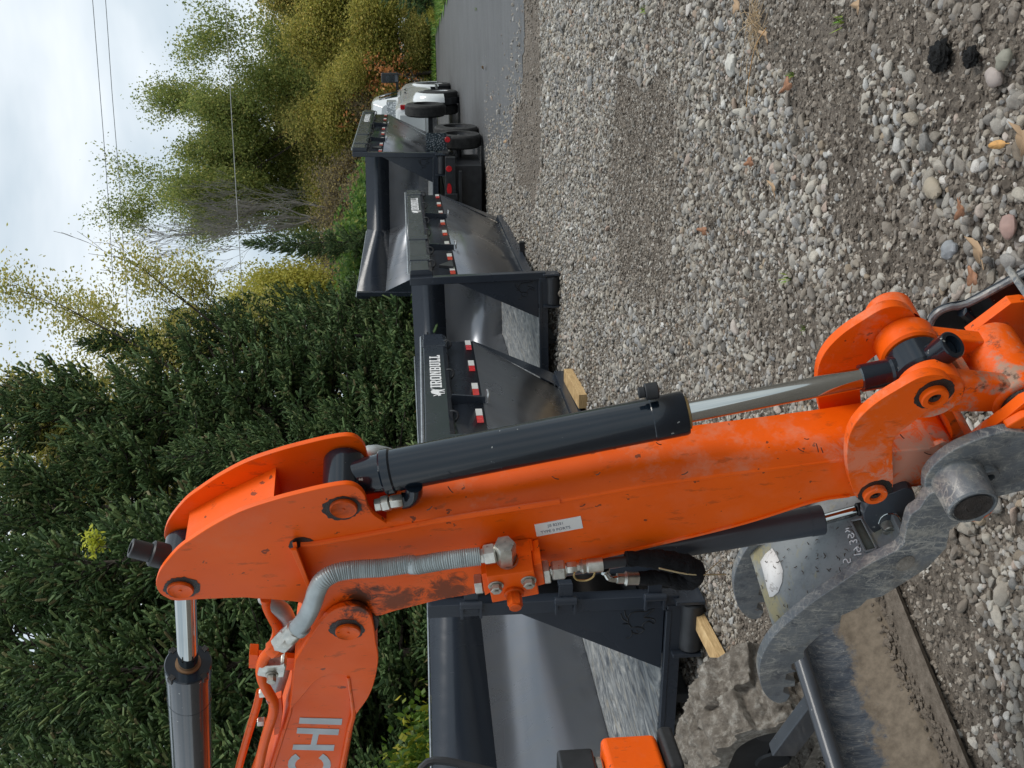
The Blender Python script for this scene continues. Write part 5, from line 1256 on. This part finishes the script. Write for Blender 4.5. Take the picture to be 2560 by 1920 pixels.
def spruce(name, H, Rm, seed, dens=1.0, mat=SPR, shoot=.085, base=.35, droop=.25, needles=7, side=None):
    r = np.random.default_rng(seed); sp = []; sd_ = []; sl = []; sa = []; sb = []; sr = []
    z = base
    while z < H-.05:
        f = 1-z/H; nb = int((6+5*f)*dens)+1
        for k in range(nb):
            az = r.uniform(0, 2*np.pi); 
            if side is not None and r.random() < .45: az = side+r.normal(0, 1.0)
            L0 = Rm*(f**.75)*r.uniform(.62, 1.12)+.10; el = R(38)*(1-f)**1.5+R(8)-R(22)*f+r.normal(0, .12)
            zz = z+r.uniform(-.12, .12); nseg = max(3, int(L0/.11)); t = np.linspace(0, 1, nseg+1)
            rx = L0*t*math.cos(el); rz = L0*t*math.sin(el)-droop*L0*(t**2)*f+.14*L0*t**4
            az_ = az+np.cumsum(r.normal(0, .03, nseg+1)); P_ = np.stack([rx*np.cos(az_), rx*np.sin(az_), zz+rz], -1)
            sa.append(P_[:-1]); sb.append(P_[1:]); sr.append(np.linspace(.018, .004, nseg)*(.4+f))
            D = unit(P_[1:]-P_[:-1]); sidev = unit(np.cross(D, [0, 0, 1.0]))
            for i in range(nseg):
                if t[i] < .22 and r.random() < .75: continue
                tl = min(.50, (.16+.46*(1-t[i])*L0*.55))*r.uniform(.7, 1.2)
                for s_ in (-1, 1):
                    td = unit(D[i]*r.uniform(.55, .9)+sidev[i]*s_*r.uniform(.7, 1.0)+np.array([0, 0, r.normal(.22, .25)])); ns_ = max(1, int(tl/.066))
                    q = P_[i]+(P_[i+1]-P_[i])*r.random()
                    for j in range(ns_):
                        c = q+td*tl*(j+.3)/ns_+np.array([0, 0, -.10*(j/ns_)**2*tl])
                        for s2 in ((-1, 1) if j < ns_-1 else (0,)):
                            dd = td*(.75 if s2 else 1)+np.cross(td, [0, 0, 1.0])*s2*r.uniform(.45, .95)+np.array([0, 0, r.normal(.30, .30)])
                            sp.append(c); sd_.append(dd); sl.append(shoot*r.uniform(.6, 1.25)*(1.0 if s2 else 1.25))
            sp.append(P_[-1]); sd_.append(D[-1]); sl.append(shoot*1.5)
        z += .21+.12*f
    for k in range(6): sp.append(np.array([0, 0, H-.12*k])); sd_.append(np.array([r.normal(0, .5*(k > 0)), r.normal(0, .5*(k > 0)), 1.0])); sl.append(.16)
    sp = np.array(sp); sd_ = unit(np.array(sd_)); sl = np.array(sl)
    root = empty(name)
    V, F = shoot_mesh(sp, sd_, sl, np.full(len(sp), .0155)*r.uniform(.8, 1.25, len(sp)), r, needles)
    raw_mesh('crown', V, F, mat, root)
    V, F = stick_mesh(np.concatenate(sa), np.concatenate(sb), np.concatenate(sr), np.concatenate(sr)*.8, 4, r)
    b = MB(); b.lathe((0, 0, -.1), (0, 0, 1), [(0, .02*H*1.1), (.1, .018*H), (H*.5, .010*H), (H, .004)], 12); V2 = np.array([tuple(v) for v in b.v]); F2_ = [f_ for f_ in b.f]
    T2 = []
    for f_ in F2_: T2 += [(f_[0], f_[1], f_[2]), (f_[0], f_[2], f_[3])]
    F = np.concatenate([F, np.array(T2)+len(V)]); V = np.concatenate([V, V2]); raw_mesh('trunk', V, F, BARKD, root)
    return root
def skeleton(H, seed, spread=.5, levels=4, nchild=4, up=.35, trunk_frac=.35, first=None, wig=.12, lenk=.62, nfirst=None):
    """branch segments: lists a, b, radius, level; and the tips"""
    r = np.random.default_rng(seed); A = []; B_ = []; Ra = []; tips = []; mids = []
    def grow(p, d, L_, rad, lv):
        ns = 5 if lv < 2 else 4; q = p.copy(); dirs = []
        for i in range(ns):
            d = unit(d+r.normal(0, wig, 3)+np.array([0, 0, up*.12])); e = q+d*L_/ns
            A.append(q); B_.append(e); Ra.append(rad*(1-.6*i/ns)); q = e; dirs.append((q, d, rad*(1-.6*(i+1)/ns)))
            if lv >= levels-2: mids.append((q, d))
        if lv >= levels: tips.append((q, d)); return
        nc = nchild if lv else (nfirst or nchild+3)
        for k in range(nc):
            i = ns-1 if k == 0 else int(r.integers(1 if lv == 0 and trunk_frac < .5 else 1, ns))
            pq, pd, pr = dirs[i]; s = spread*(1 if k else .35)
            nd = unit(pd+unit(r.normal(0, 1, 3))*s*1.3+np.array([0, 0, up*.5])); grow(pq, nd, L_*lenk*r.uniform(.7, 1.2), max(pr*.62, .004), lv+1)
        tips.append((q, d))
    grow(np.array([0, 0, -.1]), unit(np.array(first if first is not None else [0, 0, 1.0])), H*trunk_frac, H*.016, 0)
    return np.array(A), np.array(B_), np.array(Ra), tips, mids
def leaves(pts, n_each, spreadr, size, r, flat=.4, asp=.55, droop=0):
    P_ = np.repeat(np.array(pts), n_each, 0); n = len(P_); P_ = P_+r.normal(0, 1, (n, 3))*spreadr*np.array([1, 1, .8])
    d = unit(r.normal(0, 1, (n, 3))*np.array([1, 1, flat])+np.array([0, 0, -droop])); u, v = frames(d, r); s = size*r.uniform(.6, 1.25, (n, 1))
    V = np.stack([P_, P_+d*s*.5+u*s*asp*.5, P_+d*s, P_+d*s*.5-u*s*asp*.5+v*s*.08], 1).reshape(-1, 3)
    return V, np.arange(4*n).reshape(-1, 4)
def broadleaf(name, H, seed, lmat, n_each=26, minr=.004, spreadr=.28, size=.10, bark=BARK, keepz=None, leafk=1.0, **kw):
    A, B_, Ra, tips, mids = skeleton(H, seed, **kw); r = np.random.default_rng(seed+1)
    root = empty(name); V, F = stick_mesh(A, B_, np.maximum(Ra, minr), np.maximum(Ra*.85, minr*.75), 5, r); raw_mesh('trunk', V, F, bark, root)
    pts = [t[0] for t in tips]+[m_[0] for m_ in mids if r.random() < .8]
    if leafk < 1: pts = [p for p in pts if r.random() < leafk]
    # clumps thin out unevenly
    pts = [p for p in pts if vnoise(p[0]*1.3+p[2], p[1]+p[2]*.8, 1.1, seed) > .22]
    V, F = leaves(pts, n_each, spreadr, size, r); raw_mesh('crown', V, F, lmat, root)
    return root
def put(o, x, y, s=1, rot=0, z=None, lean=(0, 0), k=1):
    o.location = (x, y, ground_z(x, y) if z is None else z); o.scale = (s*k, s*k, s); o.rotation_euler = (lean[0], lean[1], rot); return o

# ---- spruces standing in a row behind the bins
spA = spruce('spruce', 6.4, 1.8, 11, 1.35, shoot=.095); spB = spruce('spruce', 5.4, 1.5, 12, 1.35, shoot=.095); spC = spruce('spruce', 7.4, 2.15, 13, 1.4, shoot=.10)
spY = spruce('spruce', 3.0, 1.1, 14, 1.2, mat=SPY)
rows = [ # source, x, y, scale, rot, label
 (spC, -5.35, 8.9, 1.05, .3, 'tall dark spruce nearest the digger, beside the stick cylinder'),
 (spA, -4.25, 10.9, 1.1, 2.1, 'dense dark spruce standing directly behind the nearest dumpster'),
 (spC, -3.1, 13.6, 1.15, 4.0, 'tall dark spruce behind the orange arm, left of the middle dumpster'),
 (spB, -2.05, 13.2, 1.2, 1.2, 'lower dark spruce close against the left wall of the middle dumpster'),
 (spC, -1.75, 16.6, 1.38, 5.0, 'dark spruce whose top leans before the yellow branches'),
 (spC, -.35, 17.4, 1.3, 3.3, 'dark spruce with a narrow crown rising between the two tallest tops'),
 (spC, .95, 19.3, .95, .9, 'tall spruce with the highest pointed tip against the cloud'),
 (spA, 1.55, 21.0, .92, 1.9, 'spruce with a bare pointed tip beside the tallest tip'),
 (spB, 3.35, 24.0, .90, 2.6, 'small pointed spruce next to the bright green shrubs'),
 (spC, -6.6, 12.5, 1.1, 1.0, 'tall spruce in the second row, behind the one nearest the digger'),
 (spC, -5.6, 16.2, 1.25, 3.6, 'spruce in the second row with patches of sky showing beside it'),
 (spA, -4.55, 9.7, .93, 4.4, 'dark spruce squeezed in between the nearest one and the rail of the nearest dumpster'),
 (spB, -3.05, 11.9, 1.12, 2.9, 'dark spruce right behind the orange knuckle of the arm'),
 (spC, -4.3, 14.9, 1.12, 5.2, 'tall spruce of the second row behind the stick cylinder'),
 (spC, -3.3, 18.5, 1.15, .6, 'tall spruce of the second row below the sparse yellow leaves'),
 (spC, -8.0, 10.4, 1.1, 2.2, 'tall spruce at the lower left corner of the picture'),
 (spB, -.9, 15.2, .9, 4.1, 'low spruce beside the far end of the middle dumpster'),
 (spC, -.7, 20.5, 1.15, 2.0, 'spruce of the second row with a top leaning to the right'),
 (spB, .35, 17.6, .78, 1.0, 'short spruce just behind the middle dumpster'),
 (spY, -1.35, 11.9, .8, .5, 'young yellowish spruce right behind the rail of the middle dumpster'),
]
used = set()
for src, x, y, s, ro, lb in rows:
    o = src if src not in used else copy_tree(src); used.add(src); put(o, x, y, s, ro, k=(.50 if x > 3 else .62 if x > .9 else .8 if x > -1.8 and y > 13 else 1)); tag(o, lb, 'spruce', 'spruces behind the dumpsters')

# ---- broadleaf trees
YEL = leaf_mat('yellow_green_leaves', [(0, (.22, .24, .06)), (.4, (.42, .42, .10)), (.75, (.62, .54, .16)), (1, (.70, .60, .26))], .5)
OLV = leaf_mat('olive_leaves', [(0, (.15, .17, .05)), (.4, (.32, .33, .09)), (.75, (.52, .46, .13)), (1, (.68, .50, .17))], .58)
GRN = leaf_mat('green_leaves', [(0, (.13, .17, .05)), (.5, (.26, .32, .09)), (.85, (.40, .42, .12)), (1, (.52, .46, .15))], .55)
BGR = leaf_mat('bright_green_leaves', [(0, (.05, .12, .025)), (.5, (.11, .20, .04)), (.9, (.19, .28, .06)), (1, (.36, .34, .08))], .45)
BRN = leaf_mat('brown_leaves', [(0, (.14, .115, .085)), (.5, (.28, .235, .15)), (.85, (.40, .33, .15)), (1, (.60, .46, .13))], .5)
RST = leaf_mat('rust_leaves', [(0, (.42, .15, .05)), (.6, (.62, .24, .09)), (1, (.62, .36, .12))], .4)
GOLD = leaf_mat('golden_leaves', [(0, (.32, .33, .06)), (.5, (.54, .50, .10)), (1, (.70, .62, .16))], .5)
t = broadleaf('birch', 13, 31, YEL, n_each=24, spreadr=.22, size=.068, spread=.5, levels=4, nchild=4, trunk_frac=.40, wig=.07, first=[.33, -.1, 1], bark=BARKD, lenk=.52, nfirst=9)
put(t, -2.0, 18.6, 1.06, .0); tag(t, 'tall tree with sparse yellow-green leaves reaching over the spruce tops', 'tree')
t = broadleaf('birch', 8.5, 37, YEL, n_each=18, spreadr=.21, size=.068, spread=.6, levels=4, nchild=4, trunk_frac=.4, wig=.12, first=[.1, 0, 1], bark=BARKD, lenk=.66)
put(t, -1.9, 20.5, 1.15, 1.4); tag(t, 'sparse yellow-leaved tree right behind the tallest spruce tip', 'tree')
t = broadleaf('maple', 11.5, 47, GRN, n_each=62, spreadr=.36, size=.12, spread=1.0, levels=4, nchild=4, trunk_frac=.46, up=.14, bark=BARKD)
put(t, 11.9, 45, 1.26, .4, k=.66); tag(t, 'big round green tree standing above the thicket right of centre', 'tree')
t = broadleaf('bare_tree', 13.5, 43, BRN, n_each=1, minr=.0075, spreadr=.1, size=.05, spread=.42, levels=5, nchild=4, trunk_frac=.40, up=.6, bark=BARKG, leafk=.12)
put(t, 6.7, 42, .86, .4); tag(t, 'bare grey tree with fine upswept twigs beside the big green tree', 'tree')
t = broadleaf('bare_tree', 9, 44, BRN, n_each=1, minr=.011, spreadr=.1, size=.05, spread=.45, levels=5, nchild=3, trunk_frac=.40, up=.6, bark=BARKG, leafk=.12)
put(t, 4.6, 44, 1.0, 1.4); tag(t, 'smaller bare tree left of the upswept grey one, above the yellow crown', 'tree')
t = broadleaf('yellow_tree', 7.5, 45, GOLD, n_each=30, spreadr=.30, size=.13, spread=.6, levels=3, nchild=5, trunk_frac=.4)
put(t, 3.75, 41, 1.32, 1.4, k=.62); tag(t, 'golden yellow tree glimpsed between the spruce tips', 'tree')
# thicket protos
pr = {
 'olive': broadleaf('thicket_tree', 8.0, 51, OLV, n_each=46, spreadr=.36, size=.11, spread=.6, levels=4, nchild=4, trunk_frac=.33, up=.3),
 'yel': broadleaf('thicket_tree', 7.5, 52, leaf_mat('mixed_yellow_leaves', [(0, (.18, .20, .05)), (.4, (.36, .35, .08)), (.8, (.55, .47, .12)), (1, (.70, .56, .18))], .55), n_each=42, spreadr=.34, size=.11, spread=.6, levels=4, nchild=4, trunk_frac=.33, up=.3),
 'brown': broadleaf('thicket_tree', 7.0, 53, BRN, n_each=8, spreadr=.32, size=.11, spread=.55, levels=4, nchild=5, trunk_frac=.33, up=.4, bark=BARKG),
 'green': broadleaf('shrub', 3.6, 54, BGR, n_each=34, spreadr=.20, size=.10, spread=.75, levels=3, nchild=5, trunk_frac=.28, up=.2, nfirst=9),
 'rust': broadleaf('shrub', 3.4, 55, RST, n_each=3, spreadr=.14, size=.12, spread=.6, levels=3, nchild=3, trunk_frac=.4, up=.3, leafk=.6),
 'low': broadleaf('shrub', 3.0, 56, OLV, n_each=44, spreadr=.22, size=.10, spread=.8, levels=3, nchild=5, trunk_frac=.25, up=.1, nfirst=10),
}
th = [('olive', 15.5, 42, 1.05), ('yel', 13.6, 39.5, 1.0), ('olive', 12.1, 41, .95), ('yel', 10.6, 39, .90), ('olive', 9.3, 41, .85), ('brown', 8.2, 39, .92), ('brown', 6.8, 40, .95), ('brown', 5.8, 38.6, .85), ('brown', 4.8, 38.9, .85), ('brown', 10.9, 38.4, .7), ('yel', 16.8, 40, 1.0), ('olive', 14.8, 47, 1.1), ('yel', 8.0, 46, 1.0),
      ('olive', 10.0, 47, 1.1), ('brown', 7.4, 37.8, .7), ('yel', 11.8, 37.9, .72), ('olive', 13.2, 45, 1.1), ('brown', 5.6, 45, 1.1), ('yel', 2.2, 42, .8), ('olive', 18.5, 43, 1.05), ('yel', 17.2, 44.5, 1.08), ('olive', 16.0, 41, 1.0), ('brown', 9.0, 43.5, 1.05)]
words = {'olive': 'olive-green', 'yel': 'yellow-green', 'brown': 'thin brown twiggy'}
usedp = set(); rr = random.Random(9)
def place_word(x, y):
    u = 960-x/y*FPX          # where along the picture's top-to-bottom side the tree stands
    return ('beyond the top edge of the picture' if u < 0 else 'at the top edge of the picture' if u < 60 else 'above the towing mirror of the pickup' if u < 190 else 'directly over the cab of the pickup' if u < 280 else 'over the tailgate of the pickup' if u < 350
            else 'over the right corner of the raised dumpster' if u < 430 else 'over the middle of the raised dumpster' if u < 520 else 'over the left part of the raised dumpster' if u < 620 else 'behind the pointed spruce tips')
seen = {}
for i, (k, x, y, s) in enumerate(th):
    o = pr[k] if k not in usedp else copy_tree(pr[k]); usedp.add(k); put(o, x, y+1.2, s, rr.uniform(0, 6.28))
    row = 'front row' if y < 39.3 else 'middle row' if y < 41.6 else 'third row' if y < 44 else 'back row'
    tag(o, words[k]+' thicket tree, '+row+', '+place_word(x, y+1.2), 'tree', 'trees of the thicket beyond the road')
lowp = [('green', 2.7, 25.5, 1.3), ('green', 3.9, 27.5, 1.4), ('green', 1.7, 27, 1.3), ('green', 5.1, 29.5, 1.2), ('rust', 9.6, 37.4, 1.2), ('rust', 10.9, 37.4, .95), ('rust', 8.6, 37.4, .6)]+[('low', 7.0+i*1.25+rr.uniform(-.3, .3), 37.6-max(0, 7+i*1.25-9.5)*.0+rr.uniform(-.3, .5), .85+rr.uniform(-.1, .2)) for i in range(7)]+[('low', 4.5, 36.5, 1), ('low', 5.8, 36.8, .9), ('low', 2.2, 34, 1.2)]
wl = {'green': ('bright green shrub', 'bright green shrubs behind the dumpsters'), 'rust': ('rust-orange shrub', 'rust-orange shrubs of the thicket'), 'low': ('low olive shrub', 'low olive shrubs along the far road edge')}
gw = iter(['nearest the left end of the raised dumpster', 'partly hidden by the nearest bright green one', 'lowest and farthest left, by the spruces', 'farthest back, next to the brown twigs'])
rwd = iter(['above the cab of the pickup', 'above the mirror of the pickup, topmost', 'close over the rail of the raised dumpster'])
n_low = 0
for k, x, y, s in lowp:
    o = pr[k] if k not in usedp else copy_tree(pr[k]); usedp.add(k); put(o, x, y+(1.2 if y > 33 else 0), s, rr.uniform(0, 6.28))
    if k == 'low': n_low += 1; lb = 'low olive shrub beyond the road, '+['over the far rim of the raised dumpster', 'over the right corner post of the raised dumpster', 'behind the tool box of the pickup', 'behind the cab roof of the pickup', 'behind the towing mirror', 'above the empty asphalt ahead of the pickup', 'beside the dark evergreen bush', 'behind the raised dumpster, nearest the bare trees', 'behind the raised dumpster, under the brown twigs', 'behind the bright green shrubs'][n_low-1]
    else: lb = wl[k][0]+' '+next(gw if k == 'green' else rwd)
    tag(o, lb, 'shrub', wl[k][1])
# far wood closing the gaps
def wood(n, seed):
    r = np.random.default_rng(seed); x = r.uniform(-45, 60, n); y = r.uniform(52, 66, n); h = np.interp(x, [2, 8, 13, 22], [4.5, 7.0, 8.6, 9.2])-1.0+1.6*vnoise(x, 0*x, 3, 3)+1.2*vnoise(x, 0*x, 1.2, 4); z = h*r.random(n)**.8; return np.stack([x, y, z], -1)
V, F = leaves(wood(150000, 3), 1, .3, .26, np.random.default_rng(2)); o = raw_mesh('far_wood', V, F, leaf_mat('wood_leaves', [(0, (.12, .11, .06)), (.5, (.27, .26, .10)), (.8, (.42, .36, .12)), (1, (.56, .44, .18))], .5)); tag(o, 'far-off mixed wood seen as one mass behind the thicket', 'wood', kind='stuff')
# dark conifer bush and yellow flowers at the far right of the road
dk = spruce('juniper', 2.6, 1.3, 61, 1.1, shoot=.12, needles=3); put(dk, 13.3, 34.5, .9, 0); tag(dk, 'dark evergreen bush at the top edge of the picture beside the road', 'bush')
b = MB((11.7, 32.0, .28)); rf = random.Random(3)
fl = broadleaf('flower_clump', .5, 62, GOLD, n_each=16, spreadr=.07, size=.05, spread=.8, levels=2, nchild=5, trunk_frac=.4); put(fl, 12.35, 34.6, 1.1, 0); tag(fl, 'clump of yellow flowers in the grass beside the dark evergreen bush', 'flowers')
# leafy bush close behind the nearest bin, its leaves turning yellow
LBG = leaf_mat('large_green_leaves', [(0, (.05, .10, .015)), (.6, (.13, .22, .03)), (.85, (.28, .30, .03)), (1, (.50, .42, .05))], .45, .45)
t = broadleaf('bush', 2.2, 71, LBG, n_each=13, spreadr=.15, size=.11, spread=.8, levels=3, nchild=4, trunk_frac=.4, nfirst=8, up=.35); put(t, -3.22, 9.2, 1.08, .5, k=.62); tag(t, 'leafy bush with green and yellow leaves over the left wall of the nearest dumpster', 'bush')
t = broadleaf('bush', 2.0, 72, LBG, n_each=2, spreadr=.10, size=.06, spread=.7, levels=3, nchild=3, trunk_frac=.45, nfirst=6, up=.4, leafk=.5); put(t, -3.15, 11.6, .95, .5); tag(t, 'thin twiggy bush with a few small leaves just below the boom', 'bush')
t = broadleaf('bush', 1.9, 73, BGR, n_each=6, spreadr=.12, size=.08, spread=.8, levels=3, nchild=4, trunk_frac=.4, nfirst=7, up=.3); put(t, 1.3, 16.9, .85, .5); tag(t, 'small bright green bush poking up beside the middle dumpster', 'bush')
# undergrowth of dry stems in the shade under the spruces
V, F = leaves(np.stack([rng.uniform(-9, 4, 26000), rng.uniform(7, 30, 26000), rng.random(26000)**1.6*1.5], -1), 1, .05, .12, rng, flat=1.2, asp=.18)
c_ = V.reshape(-1, 4, 3).mean(1); k_ = (c_[:, 0] < -3.3+(c_[:, 1]-6.3)*.352-.5) ; F = F[k_]
o = raw_mesh('undergrowth', V, F, BRN); tag(o, 'dry brown undergrowth in the shade beneath the spruces', 'undergrowth', kind='stuff')

LIME = leaf_mat('lime_leaves', [(0, (.40, .45, .04)), (1, (.65, .65, .10))], .5)
# sprigs of yellow leaves caught in the spruce boughs
for i, (x_, y_, d_, sz, lb) in enumerate(((235, 1370, 8.0, .8, 'sprig of bright yellow leaves in the spruce beside the stick cylinder'), (905*.422, 1050*.422+700, 8.6, .5, 'tiny pale green sprig hanging in the spruce above the orange knuckle'))):
    p_ = EYE+ray(x_ if i == 0 else 85*1.1573, y_ if i == 0 else 1385)*d_
    t = broadleaf('leaf_sprig', .26*sz, 81+i, LIME, n_each=3, spreadr=.035, size=.05, spread=.9, levels=2, nchild=3, trunk_frac=.5, nfirst=4) if i == 0 else None
    if t is None: continue
    put(t, p_.x, p_.y, 1, 0, z=p_.z); tag(t, lb, 'sprig')

# ---- overhead wires
WIRE = plain('wire_grey', (.16, .17, .18), .5)
def wire(pts, dep, rad, label, mat=WIRE):
    q = [EYE+ray(1.1573*x, 1.1573*y)*d for (x, y), d in zip(pts, dep)]
    c = sum(q, Vector())/len(q); b = MB(c); b.tube(q, rad, 6, step=.8); o = b.build('overhead_wire', mat); o.location = c; tag(o, label, 'wire', 'overhead wires'); return o
wire([(188, -150), (200, 0), (216, 200), (233, 420), (246, 640)], [26, 27, 28, 29, 30], .009, 'upper of the two thin wires crossing the open sky')
wire([(215, -150), (228, 0), (242, 200), (258, 400), (277, 700)], [27, 28, 29, 30, 31], .009, 'lower of the two thin wires crossing the open sky')
wire([(478, -150), (487, 0), (501, 260), (514, 480), (527, 700), (535, 900)], [28, 28, 28, 28, 28, 28], .010, 'pale wire running in front of the big green tree', plain('wire_pale', (.38, .38, .38), .4))
# ================================================================ SMALL THINGS ON THE GROUND
DL = leaf_mat('dry_leaf', [(0, (.22, .13, .07)), (.5, (.40, .26, .15)), (1, (.52, .36, .22))], .2)
OLF = plain('orange_leaf', (.55, .30, .10), .6, 0, 0, .2, 60); RDL = plain('brown_leaf', (.26, .12, .06), .6, 0, 0, .3, 60)
def leaf(x, y, s, ang, label, mat=None, lobed=True, curl=.25):
    c = gnd(x, y, .035); n_ = 22; pts = []
    rr = random.Random(int(x*7+y))
    for i in range(n_):
        a = 2*math.pi*i/n_; r_ = .5*(1+.28*math.cos(3*a+.3)+.16*math.cos(5*a))*(1+.12*rr.uniform(-1, 1)) if lobed else .5*(1+.0*a)
        px_, py_ = r_*math.cos(a)*s, r_*math.sin(a)*s*(.75 if lobed else .38)
        pts.append(Vector((px_*math.cos(ang)-py_*math.sin(ang), px_*math.sin(ang)+py_*math.cos(ang), curl*s*((px_/s)**2*1.6+rr.uniform(-.12, .12)))))
    b = MB(); b.add([Vector((0, 0, 0))]+pts, [(0, i+1, (i+1) % n_+1) for i in range(n_)]); b.tube([Vector((-s*.45*math.cos(ang), -s*.45*math.sin(ang), .004)), Vector((-s*.85*math.cos(ang), -s*.85*math.sin(ang), .012))], .0012, 5, smoothpath=False)
    o = b.build('fallen_leaf', mat or DL, solid=.0008); o.location = c; o.rotation_euler = (rr.uniform(-.4, .4), rr.uniform(-.4, .4), 0)
    tag(o, label, 'leaf', 'fallen leaves'); return o
k = 1.1573
leaf(2112*k, 540*k, .075, .6, 'pale tan oak leaf on the large stones above the black bucket edge')
leaf(2157*k, 312*k, .060, 1.4, 'narrow orange leaf among the stones near the right edge of the picture', OLF, False)
leaf(2210*k, 300*k, .075, .2, 'broad tan leaf cut by the right edge of the picture')
leaf(2075*k, 452*k, .06, 2.2, 'brown leaf lying under a round grey stone', RDL)
leaf(1655*k, 78*k, .075, .9, 'crumpled tan leaf beside the clump of dry roots')
leaf(1590*k, 12*k, .07, .2, 'tan leaf by the top edge of the picture left of the dry roots')
leaf(1855*k, 12*k, .07, 1.2, 'light tan leaf on the mud at the top edge of the picture')
leaf(1700*k, 185*k, .06, 2.0, 'curled brown leaf on the mud band', RDL)
leaf(1670*k, 405*k, .06, .5, 'tan curled leaf in the middle of the pebble bank')
leaf(1620*k, 350*k, .055, 1.6, 'dark red-brown leaf on the pebble bank', RDL)
leaf(1520*k, 498*k, .06, 1.1, 'small brown leaf on the fine gravel', RDL)
leaf(2100*k, 600*k, .05, .2, 'rusty brown leaf beside the black bucket edge', RDL)
leaf(1093*k, 305*k, .14, 1.6, 'long tan leaf where the asphalt meets the gravel', DL, False)
leaf(1044*k, 146*k, .14, 1.5, 'tan leaf lying alone on the asphalt', DL, False)
leaf(1450*k, 870*k, .05, .2, 'small tan leaf on the gravel above the cylinder rod')
leaf(1490*k, 740*k, .05, 1.9, 'small pale leaf on the gravel near the board', None)
# black lump of asphalt
def lump(x, y, s, label):
    c = gnd(x, y, .012); b = MB(); rings = []; n1_, n2_ = 16, 24
    for i in range(n1_+1):
        th_ = math.pi*i/n1_; row = []
        for j in range(n2_):
            ph = 2*math.pi*j/n2_; d = Vector((math.sin(th_)*math.cos(ph), math.sin(th_)*math.sin(ph), math.cos(th_)*.55))
            q = s*(.5+.22*(float(vnoise(d.x*3+5, d.y*3+d.z*4, .5, 7))-.5)+.18*(float(vnoise(d.x*9+5, d.y*9+d.z*9, .5, 8))-.5)); row.append(d*q)
        rings.append(row)
    b.loft(rings, True, False); o = b.build('asphalt_lump', m_as); o.location = c; tag(o, label, 'lump'); return o
m = Mat('black_asphalt_lump'); m.set(color=(.006, .006, .006), rough=.6, spec=.3); m.bump(m.noise(90, 5, .7), 1, .02); m_as = m.m
lump(2031*k, 121*k, .085, 'black crumbly lump of asphalt on the stones near the top right of the picture')
lump(2098*k, 123*k, .055, 'smaller black smear of asphalt right of the big black lump')
# clump of dry roots
b = MB(); rr = random.Random(12); c = gnd(1640*k, 48*k, .01)
for i in range(60):
    a = rr.uniform(0, 6.28); L_ = rr.uniform(.05, .16); p0 = Vector((rr.gauss(0, .03), rr.gauss(0, .02), rr.uniform(0, .02))); d = Vector((math.cos(a), math.sin(a), rr.uniform(-.05, .5)))
    b.tube([p0, p0+d*L_*.5+Vector((rr.gauss(0, .015), rr.gauss(0, .015), .01)), p0+d*L_+Vector((rr.gauss(0, .02), rr.gauss(0, .02), -.01))], .0011, 4, step=.03)
o = b.build('dry_roots', plain('straw', (.42, .30, .17), .8)); o.location = c; tag(o, 'matted clump of dry straw-coloured roots on the mud', 'roots')
b = MB(); c = gnd(1630*k, 115*k, .03); b.tube([gnd(1655*k, 60*k, .04)-c, gnd(1632*k, 100*k, .05)-c, gnd(1618*k, 165*k, .045)-c, gnd(1612*k, 230*k, .03)-c], .0016, 5); o = b.build('grass_stalk', OLF); o.location = c; tag(o, 'long dry grass stalk trailing from the clump of roots', 'stalk')
# green weed tufts
def tuft(x, y, s, label, n=14):
    c = gnd(x, y, .0); rr = random.Random(int(x)); b = MB()
    for i in range(n):
        a = rr.uniform(0, 6.28); h = s*rr.uniform(.5, 1); p = Vector((rr.gauss(0, s*.2), rr.gauss(0, s*.2), 0)); t_ = p+Vector((math.cos(a)*h*.6, math.sin(a)*h*.6, h)); w_ = Vector((-math.sin(a), math.cos(a), 0))*s*.05
        b.add([p-w_, p+w_, lerp(p, t_, .6)+w_, t_, lerp(p, t_, .6)-w_], [(0, 1, 2, 3, 4)])
    o = b.build('weed', GRASSM); o.location = c; tag(o, label, 'weed', 'weeds in the gravel')
tuft(1400*k, 20*k, .06, 'green weed tuft at the top edge of the picture on the gravel'); tuft(1820*k, 45*k, .05, 'green weed between stones on the mud at the top'); tuft(1715*k, 160*k, .035, 'tiny green weed on the mud band below the straw')
tuft(1708*k, 600*k, .05, 'weed blades where mud meets the pebbles, left of the orange link plate'); tuft(1740*k, 712*k, .03, 'tiny yellow-green weed on the mud beside the arm'); tuft(1030*k*1.0, 20*k, .05, 'weed at the edge of the asphalt')
def rockat(x, y, s, label, colr, seed):
    c = gnd(x, y, s*.18); b = MB(); rings = []
    for i in range(13):
        th_ = math.pi*i/12; row = []
        for j in range(18):
            ph = 2*math.pi*j/18; d = Vector((math.sin(th_)*math.cos(ph)*1.25, math.sin(th_)*math.sin(ph)*.9, math.cos(th_)*.62)); q = s*(.5+.2*(float(vnoise(d.x*1.3+seed, d.y*1.3+d.z*1.7, .6, seed))-.5)); row.append(d*q)
        rings.append(row)
    b.loft(rings, True, False); o = b.build('stone', plain('stone_'+str(seed), colr, .65, 0, 0, .15, 25, .2)); o.location = c; o.rotation_euler = (0, 0, seed); tag(o, label, 'stone', 'larger stones')
rockat(2148*k, 168*k, .055, 'large smooth pinkish-grey stone left of the olive one near the top right', (.34, .29, .26), 1); rockat(2168*k, 128*k, .052, 'large olive-grey stone near the top right of the picture', (.25, .24, .19), 2)
rockat(2178*k, 490*k, .055, 'pinkish-red speckled stone near the right edge of the picture', (.36, .235, .20), 3); rockat(2015*k, 408*k, .06, 'round tan stone resting against another in the lower pebble patch', (.33, .28, .21), 4)
rockat(2050*k, 540*k, .058, 'big rough grey stone beside the tan oak leaf', (.24, .25, .26), 5); rockat(1580*k, 140*k, .085, 'large white-grey angular stone in the pebble bank, upper one', (.50, .48, .43), 6)
